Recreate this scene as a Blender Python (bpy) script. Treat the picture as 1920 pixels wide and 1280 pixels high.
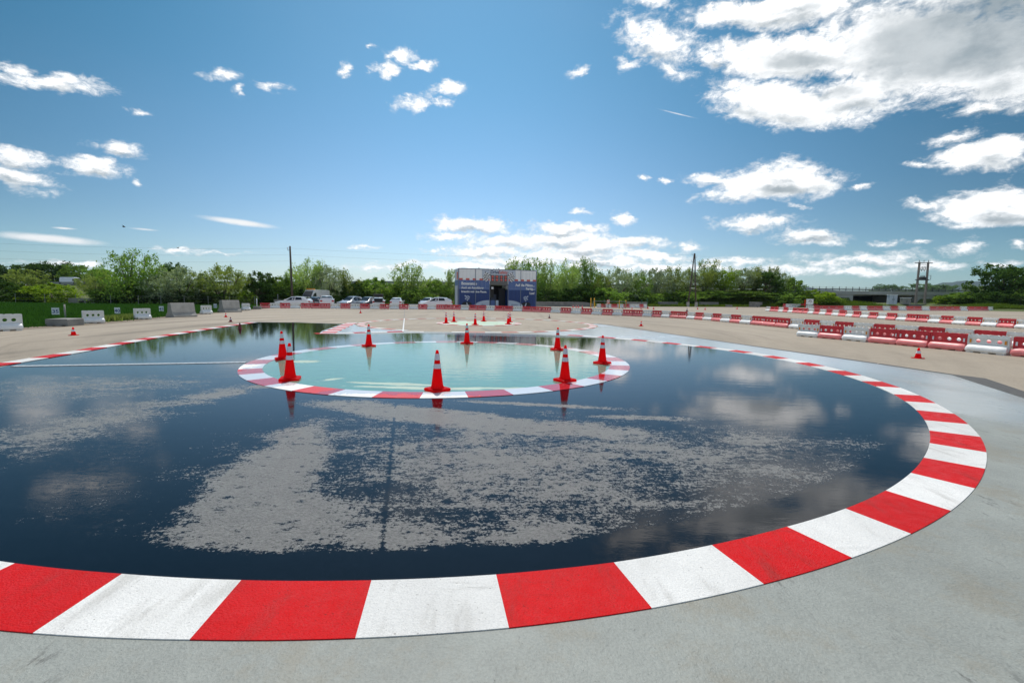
import bpy, bmesh, math, random
import numpy as np
from mathutils import Vector, Matrix

for o in list(bpy.data.objects):
    bpy.data.objects.remove(o)
SC = bpy.context.scene
COL = SC.collection
R = math.radians

# ------------------------------------------------------------------ camera
FOCAL, HOR, ROLL, EYE = 850.0, 557.0, R(0.7), 1.7      # focal length in photo pixels, eye height in metres
PITCH = math.atan((640 - HOR) / FOCAL)
F_ = Vector((0, math.cos(PITCH), -math.sin(PITCH)))
U0 = Vector((0, math.sin(PITCH), math.cos(PITCH)))
R_ = Vector((1, 0, 0)) * math.cos(ROLL) + U0 * math.sin(ROLL)
U_ = U0 * math.cos(ROLL) - Vector((1, 0, 0)) * math.sin(ROLL)
cd = bpy.data.cameras.new('camera')
cam = bpy.data.objects.new('camera', cd)
COL.objects.link(cam)
cam.matrix_world = Matrix(((R_.x, U_.x, -F_.x, 0), (R_.y, U_.y, -F_.y, 0), (R_.z, U_.z, -F_.z, EYE), (0, 0, 0, 1)))
cd.sensor_width = 36
cd.lens = FOCAL / 1920 * 36
cd.clip_start, cd.clip_end = 0.05, 30000
SC.camera = cam


def ray(px, py):
    return F_ + R_ * ((px - 960) / FOCAL) - U_ * ((py - 640) / FOCAL)


def spot(px, py, z=0.0):
    """surveyed point on the level z, measured in the photograph"""
    d = ray(px, py)
    t = (z - EYE) / d.z
    return Vector((d.x * t, d.y * t, z))


def at(px, py, dist):
    """surveyed point at a known distance in front of the viewer"""
    d = ray(px, py)
    t = dist / d.y
    return Vector((d.x * t, dist, EYE + d.z * t))


# ------------------------------------------------------------------ light and exposure
SUN_EL, SUN_AZ = R(57), R(-9)          # azimuth from straight ahead (+y), negative = left
sd = Vector((math.sin(SUN_AZ) * math.cos(SUN_EL), math.cos(SUN_AZ) * math.cos(SUN_EL), math.sin(SUN_EL)))
sl = bpy.data.lights.new('sun', 'SUN')
sun = bpy.data.objects.new('sun', sl)
COL.objects.link(sun)
sl.energy, sl.angle, sl.color = 3.6, R(0.53), (1.0, 0.955, 0.89)
sun.location = (0, 0, 60)
sun.rotation_euler = sd.to_track_quat('Z', 'Y').to_euler()
SC.view_settings.view_transform = 'Standard'
SC.view_settings.look = 'None'
SC.view_settings.gamma = 1
SC.view_settings.use_curve_mapping = False
SC.view_settings.exposure = 0.13
SC.render.engine = 'CYCLES'
SC.cycles.max_bounces = 8
SC.cycles.transparent_max_bounces = 8
SC.cycles.use_denoising = True


# ------------------------------------------------------------------ node helper
class NT:
    def __init__(s, tree):
        s.t = tree
        s.n = tree.nodes

    def new(s, kind, **kw):
        n = s.n.new(kind)
        for k, v in kw.items():
            setattr(n, k, v)
        return n

    def put(s, sock, v):
        if isinstance(v, bpy.types.NodeSocket):
            s.t.links.new(v, sock)
        elif v is not None:
            if isinstance(v, (tuple, list)) and len(v) == 3 and sock.type == 'RGBA':
                v = (*v, 1)
            sock.default_value = v

    def math(s, op, a, b=None, c=None, clamp=False):
        n = s.new('ShaderNodeMath', operation=op, use_clamp=clamp)
        for i, v in enumerate((a, b, c)):
            if v is not None:
                s.put(n.inputs[i], v)
        return n.outputs[0]

    def vmath(s, op, a, b=None):
        n = s.new('ShaderNodeVectorMath', operation=op)
        s.put(n.inputs[0], a)
        if b is not None:
            s.put(n.inputs[1], b)
        return n.outputs['Value'] if op in ('LENGTH', 'DOT_PRODUCT', 'DISTANCE') else n.outputs[0]

    def mapping(s, v, loc=(0, 0, 0), rot=(0, 0, 0), scale=(1, 1, 1), kind='POINT'):
        n = s.new('ShaderNodeMapping', vector_type=kind)
        s.put(n.inputs['Vector'], v)
        n.inputs['Location'].default_value = loc
        n.inputs['Rotation'].default_value = rot
        n.inputs['Scale'].default_value = scale
        return n.outputs[0]

    def noise(s, v, scale, detail=4, rough=0.55, dist=0.0, color=False):
        n = s.new('ShaderNodeTexNoise')
        if v is not None:
            s.put(n.inputs['Vector'], v)
        n.inputs['Scale'].default_value = scale
        n.inputs['Detail'].default_value = detail
        n.inputs['Roughness'].default_value = rough
        n.inputs['Distortion'].default_value = dist
        return n.outputs['Color' if color else 'Fac']

    def smooth(s, v, lo, hi, a=0.0, b=1.0):
        n = s.new('ShaderNodeMapRange', interpolation_type='SMOOTHSTEP')
        s.put(n.inputs['Value'], v)
        for k, x in zip(('From Min', 'From Max', 'To Min', 'To Max'), (lo, hi, a, b)):
            s.put(n.inputs[k], x)
        return n.outputs[0]

    def lin(s, v, lo, hi, a=0.0, b=1.0):
        n = s.new('ShaderNodeMapRange')
        s.put(n.inputs['Value'], v)
        for k, x in zip(('From Min', 'From Max', 'To Min', 'To Max'), (lo, hi, a, b)):
            s.put(n.inputs[k], x)
        return n.outputs[0]

    def mix(s, f, a, b):
        n = s.new('ShaderNodeMix', data_type='RGBA')
        s.put(n.inputs[0], f)
        s.put(n.inputs[6], a)
        s.put(n.inputs[7], b)
        return n.outputs[2]

    def mixf(s, f, a, b):
        n = s.new('ShaderNodeMix', data_type='FLOAT')
        s.put(n.inputs[0], f)
        s.put(n.inputs[2], a)
        s.put(n.inputs[3], b)
        return n.outputs[0]

    def bump(s, h, dist, strength=1.0, normal=None):
        n = s.new('ShaderNodeBump')
        n.inputs['Distance'].default_value = dist
        s.put(n.inputs['Strength'], strength)
        s.put(n.inputs['Height'], h)
        if normal is not None:
            s.put(n.inputs['Normal'], normal)
        return n.outputs[0]

    def blobs(s, v, items, joined='MAXIMUM'):
        """largest of (1 - distance from the centre, in radii) * weight over rotated ellipses"""
        acc = None
        for cx, cy, rx, ry, rot, w in items:
            u = v
            if acc is not None and len(items) > 20:     # evaluate one after the other (keeps the shader small)
                k = s.new('ShaderNodeVectorMath', operation='MULTIPLY_ADD')
                s.put(k.inputs[0], acc)
                k.inputs[1].default_value = (1e-9, 1e-9, 0)
                s.put(k.inputs[2], v)
                u = k.outputs[0]
            q = s.mapping(u, (cx, cy, 0), (0, 0, rot), (rx, ry, 1), 'TEXTURE')
            f = s.math('MULTIPLY_ADD', s.vmath('LENGTH', q), -w, w)
            acc = f if acc is None else s.math(joined, acc, f)
        return acc


# ------------------------------------------------------------------ sky: daylight and drifting cumulus
SKY_TINT = (.64, 1.03, 1.0)
SKY_TINT_SIDE = (.26, .98, 1.04)
world = bpy.data.worlds.new('World')
SC.world = world
world.use_nodes = True
world.cycles.sampling_method = 'NONE'
world.node_tree.nodes.clear()
W = NT(world.node_tree)


def ae(px, py):
    d = ray(px, py).normalized()
    return np.array([math.atan2(d.x, d.y), math.asin(d.z)])


def sky_blob(cx, cy, rx, ry, rot=0, w=1.0):
    c = ae(cx, cy)
    t = R(-rot)
    J = np.stack([(ae(cx + 2, cy) - ae(cx - 2, cy)) / 4, (ae(cx, cy - 2) - ae(cx, cy + 2)) / 4], 1)
    M = J @ np.array([[math.cos(t), -math.sin(t)], [math.sin(t), math.cos(t)]]) @ np.diag([rx, ry])
    u, sv, _ = np.linalg.svd(M)
    return (float(c[0]), float(c[1]), float(sv[0]), float(sv[1]), math.atan2(u[1, 0], u[0, 0]), w)


CLOUDS = [  # bearing and size of each cloud bank: centre x, y, half width, half height, tilt, weight
    (95, 158, 125, 24, 6, 1), (18, 124, 48, 16, 5, .9), (225, 276, 66, 19, 8, .9), (35, 292, 85, 24, 12, 1), (165, 313, 92, 20, 8, 1),
    (45, 333, 95, 23, 12, 1), (265, 348, 14, 9, 0, .7), (418, 146, 42, 12, 5, .75), (512, 162, 36, 12, 10, .7), (450, 169, 12, 10, 20, .7),
    (280, 211, 30, 7, 5, .6), (752, 103, 36, 18, 10, .95), (794, 122, 32, 11, 8, .9), (724, 133, 34, 19, -12, .95), (646, 130, 18, 13, 0, .7),
    (770, 192, 42, 17, -8, .95), (845, 170, 36, 18, 5, 1), (830, 198, 28, 9, 5, .8), (1085, 133, 28, 11, -15, .7), (698, 94, 12, 7, -20, .6),
    (885, 420, 95, 17, 3, .95), (960, 452, 110, 22, 2, .95), (1060, 428, 85, 16, 0, .95), (1100, 462, 130, 22, 0, .95), (1185, 455, 85, 17, 0, .95),
    (970, 490, 140, 14, 0, .85), (1130, 492, 140, 14, 0, .85), (1290, 462, 34, 10, 0, .8), (1165, 408, 30, 15, 20, .8), (1088, 395, 18, 7, 0, .7),
    (840, 440, 60, 12, 0, .9), (905, 472, 110, 16, 0, .9), (1045, 447, 120, 20, 0, .95), (1215, 478, 90, 13, 0, .9), (880, 500, 130, 12, 0, .85), (1060, 478, 160, 16, 0, .95), (1205, 505, 110, 12, 0, .8), (1330, 500, 90, 10, 0, .75), (700, 500, 70, 8, 0, .7), (1480, 500, 120, 12, 0, .8), (1760, 500, 90, 10, 0, .75), (745, 495, 90, 9, 0, .7), (820, 467, 30, 6, 0, .6), (690, 463, 36, 5, 3, .6), (340, 470, 50, 7, 0, .65), (420, 478, 70, 5, 4, .65),
    (130, 497, 75, 7, 0, .75), (20, 490, 40, 5, 0, .6),
    (1235, 78, 95, 48, 18, .95), (1195, 55, 40, 26, 20, .8), (1262, 132, 42, 22, 20, .75), (1222, 10, 50, 20, 10, .8), (1172, 118, 22, 14, 0, .6),
    (1450, 22, 210, 40, -3, 1), (1470, 108, 190, 52, -4, 1.05), (1340, 110, 60, 34, 10, .9), (1710, 95, 230, 118, 0, 1.15), (1870, 110, 220, 112, 0, 1.15),
    (2090, 60, 240, 150, 0, 1.1), (1830, -60, 330, 110, 0, 1.1), (1475, 198, 165, 52, 4, 1.05), (1390, 190, 70, 42, 10, .95), (1600, 175, 130, 42, -14, .95),
    (1855, 203, 80, 22, -10, .85), (1450, 344, 140, 40, -5, 1.1), (1335, 338, 62, 17, 0, .9), (1370, 368, 76, 17, 0, .95), (1475, 325, 78, 30, 0, 1),
    (1800, 256, 64, 14, -12, .8), (1850, 290, 120, 32, -8, 1), (1730, 303, 36, 8, 0, .7), (1860, 392, 150, 40, -3, 1.1), (1900, 372, 76, 32, 0, 1),
    (1730, 384, 38, 12, 0, .8), (1410, 420, 92, 18, -2, .95), (1518, 443, 82, 17, 3, .95), (1545, 455, 52, 10, 3, .8), (1205, 332, 19, 8, 0, .75),
    (1250, 338, 13, 8, 0, .7), (1610, 348, 24, 8, 0, .7), (1500, 388, 28, 5, 0, .6), (1665, 453, 34, 8, 0, .8), (1725, 455, 38, 6, 0, .8),
    (1810, 468, 52, 19, 0, .8), (1910, 457, 34, 9, 0, .8), (1560, 488, 140, 13, 0, .8), (1660, 484, 90, 16, 0, .85), (1400, 488, 80, 11, 0, .8),
    (1620, 507, 110, 11, 0, .75), (1885, 492, 55, 8, 0, .7), (1345, 488, 40, 10, 0, .7), (1240, 500, 60, 8, 0, .7)]
STREAKS = [(450, 417, 96, 8, 8, 1), (95, 448, 140, 11, 5, 1), (120, 428, 30, 3, 4, .8), (270, 430, 40, 3, 5, .6), (1272, 214, 52, 2.2, 13.5, .55)]
SHADES = [(1780, 80, 300, 128, -6, 1.35), (1500, 112, 150, 34, 0, .9), (1480, 355, 110, 20, -4, 1.0), (1875, 408, 120, 24, -3, 1.0), (1960, 40, 300, 170, 0, 1.4),
          (1560, 175, 120, 24, -10, .6), (1130, 470, 150, 10, 0, .45), (1850, 302, 100, 14, -8, .6), (1530, 448, 60, 9, 0, .5), (1410, 428, 70, 8, 0, .4),
          (1480, 20, 120, 22, 0, .5)]
tc = W.new('ShaderNodeTexCoord').outputs['Generated']
dv = W.vmath('NORMALIZE', tc)
sx = W.new('ShaderNodeSeparateXYZ')
W.put(sx.inputs[0], dv)
az = W.math('ARCTAN2', sx.outputs[0], sx.outputs[1])
el = W.math('ARCSINE', sx.outputs[2])
cx_ = W.new('ShaderNodeCombineXYZ')
W.put(cx_.inputs[0], az)
W.put(cx_.inputs[1], el)
P = cx_.outputs[0]
Q = W.mapping(P, scale=(1.0, 1.7, 1.0))
warp = W.vmath('SUBTRACT', W.noise(Q, 13, 6, 0.62, color=True), (0.5, 0.5, 0.5))
wn = W.new('ShaderNodeVectorMath', operation='MULTIPLY_ADD')
W.put(wn.inputs[0], warp)
wn.inputs[1].default_value = (0.085, 0.05, 0.0)
W.put(wn.inputs[2], P)
PW = wn.outputs[0]
field = W.blobs(PW, [sky_blob(*b[:5], b[5] * (1.75 if b[2] > 100 and b[3] > 30 else 1.3 if 395 < b[1] < 520 and 780 < b[0] < 1350 else 1.08)) for b in CLOUDS])
n1 = W.mixf(.42, W.noise(Q, 20, 10, 0.66, 0.7), W.noise(Q, 58, 9, 0.68, 0.5))
n2 = W.noise(Q, 7, 3, 0.5)
# unseen cloud beyond the frame, its coverage raised to fill the shaded fronts
away = W.math('MAXIMUM', W.smooth(W.math('ABSOLUTE', az), 0.92, 1.15), W.smooth(el, 0.62, 0.80))
far = W.mixf(away, -1.2, W.smooth(W.noise(W.mapping(P, scale=(1, 1.8, 1)), 4.2, 4, 0.5), 0.44, 0.64, -0.6, 1.1))
field = W.math('MAXIMUM', field, far)
dens = W.math('ADD', W.math('MULTIPLY', field, 1.15), W.math('MULTIPLY', W.math('SUBTRACT', n1, 0.5), 3.3))
cloud = W.smooth(dens, -0.10, 0.95)
streak = W.smooth(W.math('ADD', W.blobs(P, [sky_blob(*b) for b in STREAKS]), W.math('MULTIPLY', W.math('SUBTRACT', n1, 0.5), .5)), 0.05, 0.75)
cloud = W.math('MAXIMUM', cloud, streak)
veil = W.math('MULTIPLY', W.smooth(W.noise(Q, 3.2, 5, .55), .42, .8), 0.012)
cloud = W.math('MAXIMUM', cloud, veil)
cloud = W.math('MULTIPLY', cloud, W.smooth(el, 0.0, 0.05))
for b in list(CLOUDS):       # the larger clouds have shaded bases
    if b[2] > 55 and b[3] > 13:
        SHADES.append((b[0], b[1] + b[3] * .5, b[2] * .8, b[3] * .55, b[4], .62))
shade = W.blobs(PW, [sky_blob(*b) for b in SHADES])
shade = W.math('MAXIMUM', shade, W.math('MULTIPLY', W.smooth(field, .45, 1.0), W.math('MULTIPLY', away, .8)))
shade = W.smooth(W.math('ADD', shade, W.math('MULTIPLY', W.math('SUBTRACT', W.noise(Q, 12, 7, .6), 0.5), .95)), 0.0, .85)
thick = W.smooth(dens, .15, 1.3)
ccol = W.vmath('MULTIPLY', W.mix(shade, W.mix(thick, (0.97, 0.98, 0.985), (1.45, 1.45, 1.45)), W.mix(W.smooth(W.noise(Q, 8, 7, .62), .34, .66), (0.34, 0.405, 0.45), (0.60, 0.65, 0.68))), W.lin(n1, .3, .7, .94, 1.04))
sky = W.new('ShaderNodeTexSky', sky_type='NISHITA')
sky.sun_disc = False
sky.sun_elevation = SUN_EL
sky.sun_rotation = SUN_AZ
sky.altitude = 200
sky.air_density, sky.dust_density, sky.ozone_density = 1.0, 0.25, 3.0
b1 = W.new('ShaderNodeBackground')
# sky palest towards the sun; sides deepened as lens falloff, back lifted for fill
fromsun = W.math('ABSOLUTE', W.math('SUBTRACT', az, SUN_AZ + R(4)))
glow = W.math('ADD', W.smooth(fromsun, 0.0, 1.10, 1.13, 0.46), W.smooth(fromsun, 1.0, 2.2, 0.0, 0.60))
glow = W.mixf(W.smooth(el, 0.0, 0.17, .38, 0.0), glow, 1.0)     # and it stays pale along the horizon
W.put(b1.inputs[0], W.vmath('MULTIPLY', W.vmath('MULTIPLY', sky.outputs[0], W.mix(W.smooth(el, 0.0, 0.50), W.mix(W.smooth(fromsun, .2, 1.1), (1.0, 1.02, 1.06), W.mix(W.smooth(fromsun, 1.1, 1.9), (.72, .99, 1.09), (.95, 1.0, 1.0))), W.mix(W.smooth(fromsun, 1.05, 1.9), W.mix(W.smooth(fromsun, .2, 1.05), SKY_TINT, SKY_TINT_SIDE), (.80, 1.0, 1.0)))), glow))
b1.inputs[1].default_value = 0.095
b2 = W.new('ShaderNodeBackground')
W.put(b2.inputs[0], ccol)
b2.inputs[1].default_value = 0.92
ms = W.new('ShaderNodeMixShader')
W.put(ms.inputs[0], cloud)
W.put(ms.inputs[1], b1.outputs[0])
W.put(ms.inputs[2], b2.outputs[0])
wo = W.new('ShaderNodeOutputWorld')
W.put(wo.inputs[0], ms.outputs[0])


# ------------------------------------------------------------------ materials
def mat(name, build):
    m = bpy.data.materials.new(name)
    m.use_nodes = True
    m.node_tree.nodes.clear()
    n = NT(m.node_tree)
    out = n.new('ShaderNodeOutputMaterial')
    n.put(out.inputs[0], build(n))
    return m


def pbr(n, color, rough=0.5, normal=None, metal=0.0, ior=None, spec=None, coat=None, trans=None):
    p = n.new('ShaderNodeBsdfPrincipled')
    n.put(p.inputs['Base Color'], color)
    n.put(p.inputs['Roughness'], rough)
    n.put(p.inputs['Metallic'], metal)
    if ior is not None:
        n.put(p.inputs['IOR'], ior)
    if spec is not None:
        n.put(p.inputs['Specular IOR Level'], spec)
    if coat is not None:
        n.put(p.inputs['Coat Weight'], coat)
        p.inputs['Coat Roughness'].default_value = 0.06
    if normal is not None:
        n.put(p.inputs['Normal'], normal)
    return p.outputs[0]


def pos(n):
    return n.new('ShaderNodeNewGeometry').outputs['Position']


def objc(n):
    return n.new('ShaderNodeTexCoord').outputs['Object']


def plain(name, color, rough=0.5, vary=0.12, scale=6.0, metal=0.0, bump=0.0, bscale=40.0, coat=None, rnd=0.0):
    def f(n):
        v = objc(n)
        k = n.lin(n.noise(v, scale, 5, 0.6), 0.25, 0.75, 1 - vary, 1 + vary)
        if rnd:
            k = n.math('MULTIPLY', k, n.lin(n.new('ShaderNodeObjectInfo').outputs['Random'], 0, 1, 1 - rnd, 1 + rnd))
        c = n.vmath('MULTIPLY', color, k)
        nm = n.bump(n.noise(v, bscale, 4), bump) if bump else None
        return pbr(n, c, rough, nm, metal, coat=coat)
    return mat(name, f)


def yard_f(n):
    p = pos(n)
    big = n.noise(p, 0.09, 5, 0.55)
    s = n.new('ShaderNodeSeparateXYZ')
    n.put(s.inputs[0], p)
    # tyre-polished lanes run round the two circles
    rr = n.vmath('LENGTH', n.mapping(p, (3.0, -24.0, 0)))
    th = n.math('ARCTAN2', n.math('ADD', s.outputs[0], 3.0), n.math('SUBTRACT', s.outputs[1], 24.0))
    cv = n.new('ShaderNodeCombineXYZ')
    n.put(cv.inputs[0], rr)
    n.put(cv.inputs[1], n.math('MULTIPLY', th, 1.6))
    lanes = n.noise(cv.outputs[0], 0.55, 6, 0.6)
    arcs = n.noise(n.mapping(p, rot=(0, 0, 0.35), scale=(1.2, 0.11, 1)), 0.6, 5, .6)
    arcs2 = n.noise(n.mapping(p, rot=(0, 0, -1.05), scale=(1.4, 0.12, 1)), 0.5, 5, .6)
    k = n.math('ADD', n.lin(big, .3, .7, -.10, .10), n.lin(lanes, .3, .7, -.17, .15))
    k = n.math('ADD', k, n.smooth(arcs, .53, .72, 0.0, -.26))
    k = n.math('ADD', k, n.smooth(arcs2, .54, .72, 0.0, -.24))
    skid = n.noise(n.vmath('MULTIPLY', cv.outputs[0], (1.0, .35, 1)), 2.6, 4, .6)
    k = n.math('ADD', k, n.math('MULTIPLY', n.smooth(skid, .56, .68, 0, -.30), n.smooth(n.noise(p, .11, 3), .42, .60)))
    grain = n.noise(p, 22, 5, .75)
    k = n.math('ADD', k, n.lin(grain, .25, .75, -.24, .24))
    k = n.math('ADD', k, n.lin(n.noise(p, 2.3, 4, .6), .3, .7, -.05, .05))
    hue = n.mix(n.noise(p, .25, 3), (0.325, 0.278, 0.222), (0.355, 0.298, 0.228))
    c = n.vmath('MULTIPLY', hue, n.math('ADD', k, 1.0))
    h = n.noise(p, 70, 4, .7)
    return pbr(n, c, n.lin(grain, .3, .7, .6, .8), n.bump(h, .006, .8), spec=.16)


M_yard = mat('asphalt_tan', yard_f)


def wear(n, p, amount):
    """dirt specks and scuffs"""
    a = n.smooth(n.noise(p, 26, 5, .7), .62, .78, 0, 1)
    b = n.smooth(n.noise(n.mapping(p, rot=(0, 0, .5), scale=(1, .25, 1)), 5, 6, .65), .50, .78, 0, 1)
    return n.math('MULTIPLY', n.math('ADD', n.math('MULTIPLY', a, .55), b, clamp=True), amount)


def paint_f(color, dirt, amount, glossy=.42):
    def f(n):
        p = pos(n)
        r = n.new('ShaderNodeObjectInfo').outputs['Random']
        v = n.math('MULTIPLY', n.lin(n.noise(p, 1.4, 5, .6), .3, .7, .88, 1.08), n.lin(r, 0, 1, .92, 1.06))
        g = n.noise(p, 85, 3, .65)
        v = n.math('MULTIPLY', v, n.lin(g, .25, .75, .86, 1.12))
        c = n.mix(wear(n, p, amount), n.vmath('MULTIPLY', color, v), dirt)
        rub = n.math('MULTIPLY', n.smooth(n.noise(n.mapping(p, rot=(0, 0, -.35), scale=(.35, 3, 1)), 3.0, 5, .7), .56, .74), n.smooth(n.noise(p, .7, 3), .46, .64))
        c = n.mix(n.math('MULTIPLY', rub, .55), c, n.vmath('MULTIPLY', dirt, (.5, .5, .5)))
        pit = n.smooth(n.noise(p, 48, 3, .6), .665, .73, 0, .7)
        c = n.mix(pit, c, n.vmath('MULTIPLY', dirt, (.5, .5, .5)))
        h = n.math('ADD', g, n.math('MULTIPLY', n.noise(p, 30, 3), .6))
        return pbr(n, c, n.lin(n.noise(p, 9, 3), .3, .7, glossy - .12, glossy + .12), n.bump(h, .008, .8), spec=.10)
    return f


M_red = mat('kerb_paint_red', paint_f((.60, .002, .004), (.24, .025, .02), .75, .42))
M_white = mat('kerb_paint_white', paint_f((.72, .713, .69), (.40, .385, .355), .70, .45))
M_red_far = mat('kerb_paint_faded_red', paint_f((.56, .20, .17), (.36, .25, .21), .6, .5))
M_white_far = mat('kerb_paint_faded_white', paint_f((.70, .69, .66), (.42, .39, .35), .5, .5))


def grey_f(n):
    p = pos(n)
    v = n.math('ADD', n.lin(n.noise(p, .45, 6, .65), .3, .7, .84, 1.12), n.lin(n.noise(p, 2.2, 6, .7), .3, .7, -.10, .10))
    g1 = n.noise(p, 75, 3, .7)
    v = n.math('ADD', v, n.lin(g1, .25, .75, -.15, .15))
    c = n.vmath('MULTIPLY', (.268, .283, .260), v)
    warm = n.smooth(n.noise(p, 1.3, 7, .75), .48, .66, 0, .6)          # dust and dried mud
    c = n.mix(warm, c, (.245, .225, .175))
    scuff = n.math('MULTIPLY', n.smooth(n.noise(n.mapping(p, rot=(0, 0, .8), scale=(1, .35, 1)), 9, 6, .78), .54, .66), n.smooth(n.noise(p, .9, 3), .50, .62))
    c = n.mix(n.math('MULTIPLY', scuff, .85), c, (.085, .085, .078))
    pit = n.smooth(n.noise(p, 42, 3, .6), .68, .74, 0, .65)
    c = n.mix(pit, c, (.11, .11, .10))
    damp = n.smooth(n.math('ADD', n.blobs(p, [(7.6, 8.4, 3.8, 2.2, 1.9, 1.3), (8.3, 15, 2.6, 9.0, .12, 1.5), (5.2, 24, 4.5, 6.0, 0, 1.4), (-7.8, 24, 4, 5, 0, 1.4)]),
                           n.math('MULTIPLY', n.math('SUBTRACT', n.noise(n.mapping(p, scale=(1, .4, 1)), .9, 5, .6), .5), 1.1)), .0, .7)
    c = n.mix(n.math('MULTIPLY', damp, .3), c, (.40, .43, .44))  # paler base stands in for bright sky mirrored on the damp coat
    c = n.mix(n.smooth(n.blobs(p, [(8.0, 17, 3.2, 8.5, .12, 1.5), (5.2, 24, 5.5, 7.0, 0, 1.5), (-7.8, 24, 4, 5, 0, 1.5)]), .1, .8, 0, .85), c, (.58, .61, .63))     # paler on the far and right side
    h = n.math('ADD', g1, n.noise(p, 24, 3, .6))
    nb = n.bump(h, .006, n.mixf(damp, .8, .08))
    return pbr(n, c, n.mixf(damp, .50, .17), nb, spec=n.mixf(damp, .35, .7))


M_grey = mat('grey_coating', grey_f)

JA, JB = spot(712, 1075), spot(759, 580)      # the expansion joint runs along this line


def wet_f(n):
    p = pos(n)
    patches = [(-2.25, 4.15, .62, 1.6, .17, 1.55), (-1.80, 3.25, .86, .64, 0, 1.6), (-2.6, 5.4, .42, .75, .1, 1.0), (-1.0, 6.25, 2.6, .55, -.36, 1.9), (-2.4, 6.85, .9, .42, -.3, 1.25), (0.7, 5.75, 1.9, .46, -.2, 1.1),
               (1.9, 6.35, 1.1, .17, -.05, 1.0), (0.5, 7.05, 1.8, .15, -.16, .9), (-.1, 4.5, 3.0, 2.3, -.1, .60), (.25, 3.05, .75, .32, .2, .95), (-.8, 3.05, .8, .5, 0, .80),
               (2.0, 4.7, 2.0, 1.2, -.1, .50), (1.5, 5.0, 1.3, .22, -.15, .75), (-5.0, 7.5, .55, 1.5, -.30, .78), (-5.5, 5.8, .95, 2.3, -.1, .55),
               (-4.6, 8.25, .5, .35, .4, .85), (-7.6, 8.0, 2.4, 1.4, .2, .45), (3.0, 5.4, 1.4, .5, -.1, .52)]
    F = n.blobs(p, patches)
    ns = n.noise(n.mapping(p, rot=(0, 0, .22), scale=(.75, 1.5, 1)), 1.7, 7, .62, .3)
    nf = n.noise(n.mapping(p, scale=(.75, 1.25, 1)), 13, 6, .78)
    ng = n.noise(p, 46, 4, .7)
    m = n.math('ADD', F, n.math('MULTIPLY', n.math('SUBTRACT', ns, .5), 1.4))
    m = n.math('ADD', m, n.math('MULTIPLY', n.math('SUBTRACT', nf, .5), 1.75))
    m = n.math('ADD', m, n.math('MULTIPLY', n.math('SUBTRACT', ng, .5), 1.6))
    holes = n.smooth(n.noise(n.mapping(p, scale=(.7, 1.3, 1)), 6.5, 7, .8), .55, .63, 0, 1.1)      # shallow hollows stay wet
    m = n.math('SUBTRACT', m, holes)
    # the joint collects water
    d = (JB - JA).normalized()
    across = n.math('ABSOLUTE', n.vmath('DOT_PRODUCT', n.vmath('SUBTRACT', p, tuple(JA)), (d.y, -d.x, 0)))
    m = n.math('SUBTRACT', m, n.smooth(n.math('ADD', across, n.math('MULTIPLY', n.math('SUBTRACT', nf, .5), .12)), .0, .032, .5, 0))
    # and the rim of the kerb stays under water
    rad = n.vmath('LENGTH', n.mapping(p, (1.58, -11.78, 0)))
    m = n.math('SUBTRACT', m, n.smooth(n.math('ADD', rad, n.math('MULTIPLY', n.math('SUBTRACT', ns, .5), .3)), 8.86, 9.12, 0, 1.2))
    dry = n.smooth(m, .26, .42)
    # thin film at the far side between the two circles
    film = n.smooth(n.math('ADD', n.blobs(p, [(1.5, 20.4, 8.0, 1.5, -.10, 1.6), (-2.6, 21.2, 3.4, .9, -.1, 1.4)]), n.math('MULTIPLY', n.math('SUBTRACT', n.noise(n.mapping(p, scale=(.35, 1.2, 1)), 1.1, 5, .6), .5), .9)), .1, .9)
    grain = n.math('ADD', n.lin(n.mixf(.5, ng, n.noise(p, 64, 3, .75)), .32, .68, .42, 1.55), n.lin(n.noise(p, 5, 5, .7), .3, .7, -.10, .10))
    asph = n.vmath('MULTIPLY', (.205, .197, .185), grain)
    wetc = n.vmath('MULTIPLY', n.mix(n.noise(p, .5, 4), (.002, .003, .006), (.005, .0065, .010)), grain)
    wetc = n.mix(n.math('MULTIPLY', film, .55), wetc, (.14, .138, .135))
    c = n.mix(dry, wetc, asph)
    rip = n.math('ADD', n.math('MULTIPLY', n.noise(n.mapping(p, rot=(0, 0, .3), scale=(.6, 1.6, 1)), 3.2, 4, .6), 1.0), n.math('MULTIPLY', n.noise(n.mapping(p, scale=(.8, 1.5, 1)), 22, 3, .6), .10))
    bw = n.bump(rip, .0036, .27)
    bw = n.bump(n.noise(p, 70, 3, .6), .0010, n.smooth(m, -.35, .30, .10, .8), bw)
    bd = n.bump(n.math('ADD', n.noise(p, 75, 4, .6), n.noise(p, 30, 3)), .021, 1.0)
    w = pbr(n, wetc, n.mixf(film, .035, .17), bw, ior=1.31)
    q = pbr(n, asph, .30, bd)
    mx = n.new('ShaderNodeMixShader')
    n.put(mx.inputs[0], dry)
    n.put(mx.inputs[1], w)
    n.put(mx.inputs[2], q)
    return mx.outputs[0]


M_wet = mat('wet_asphalt', wet_f)


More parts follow.
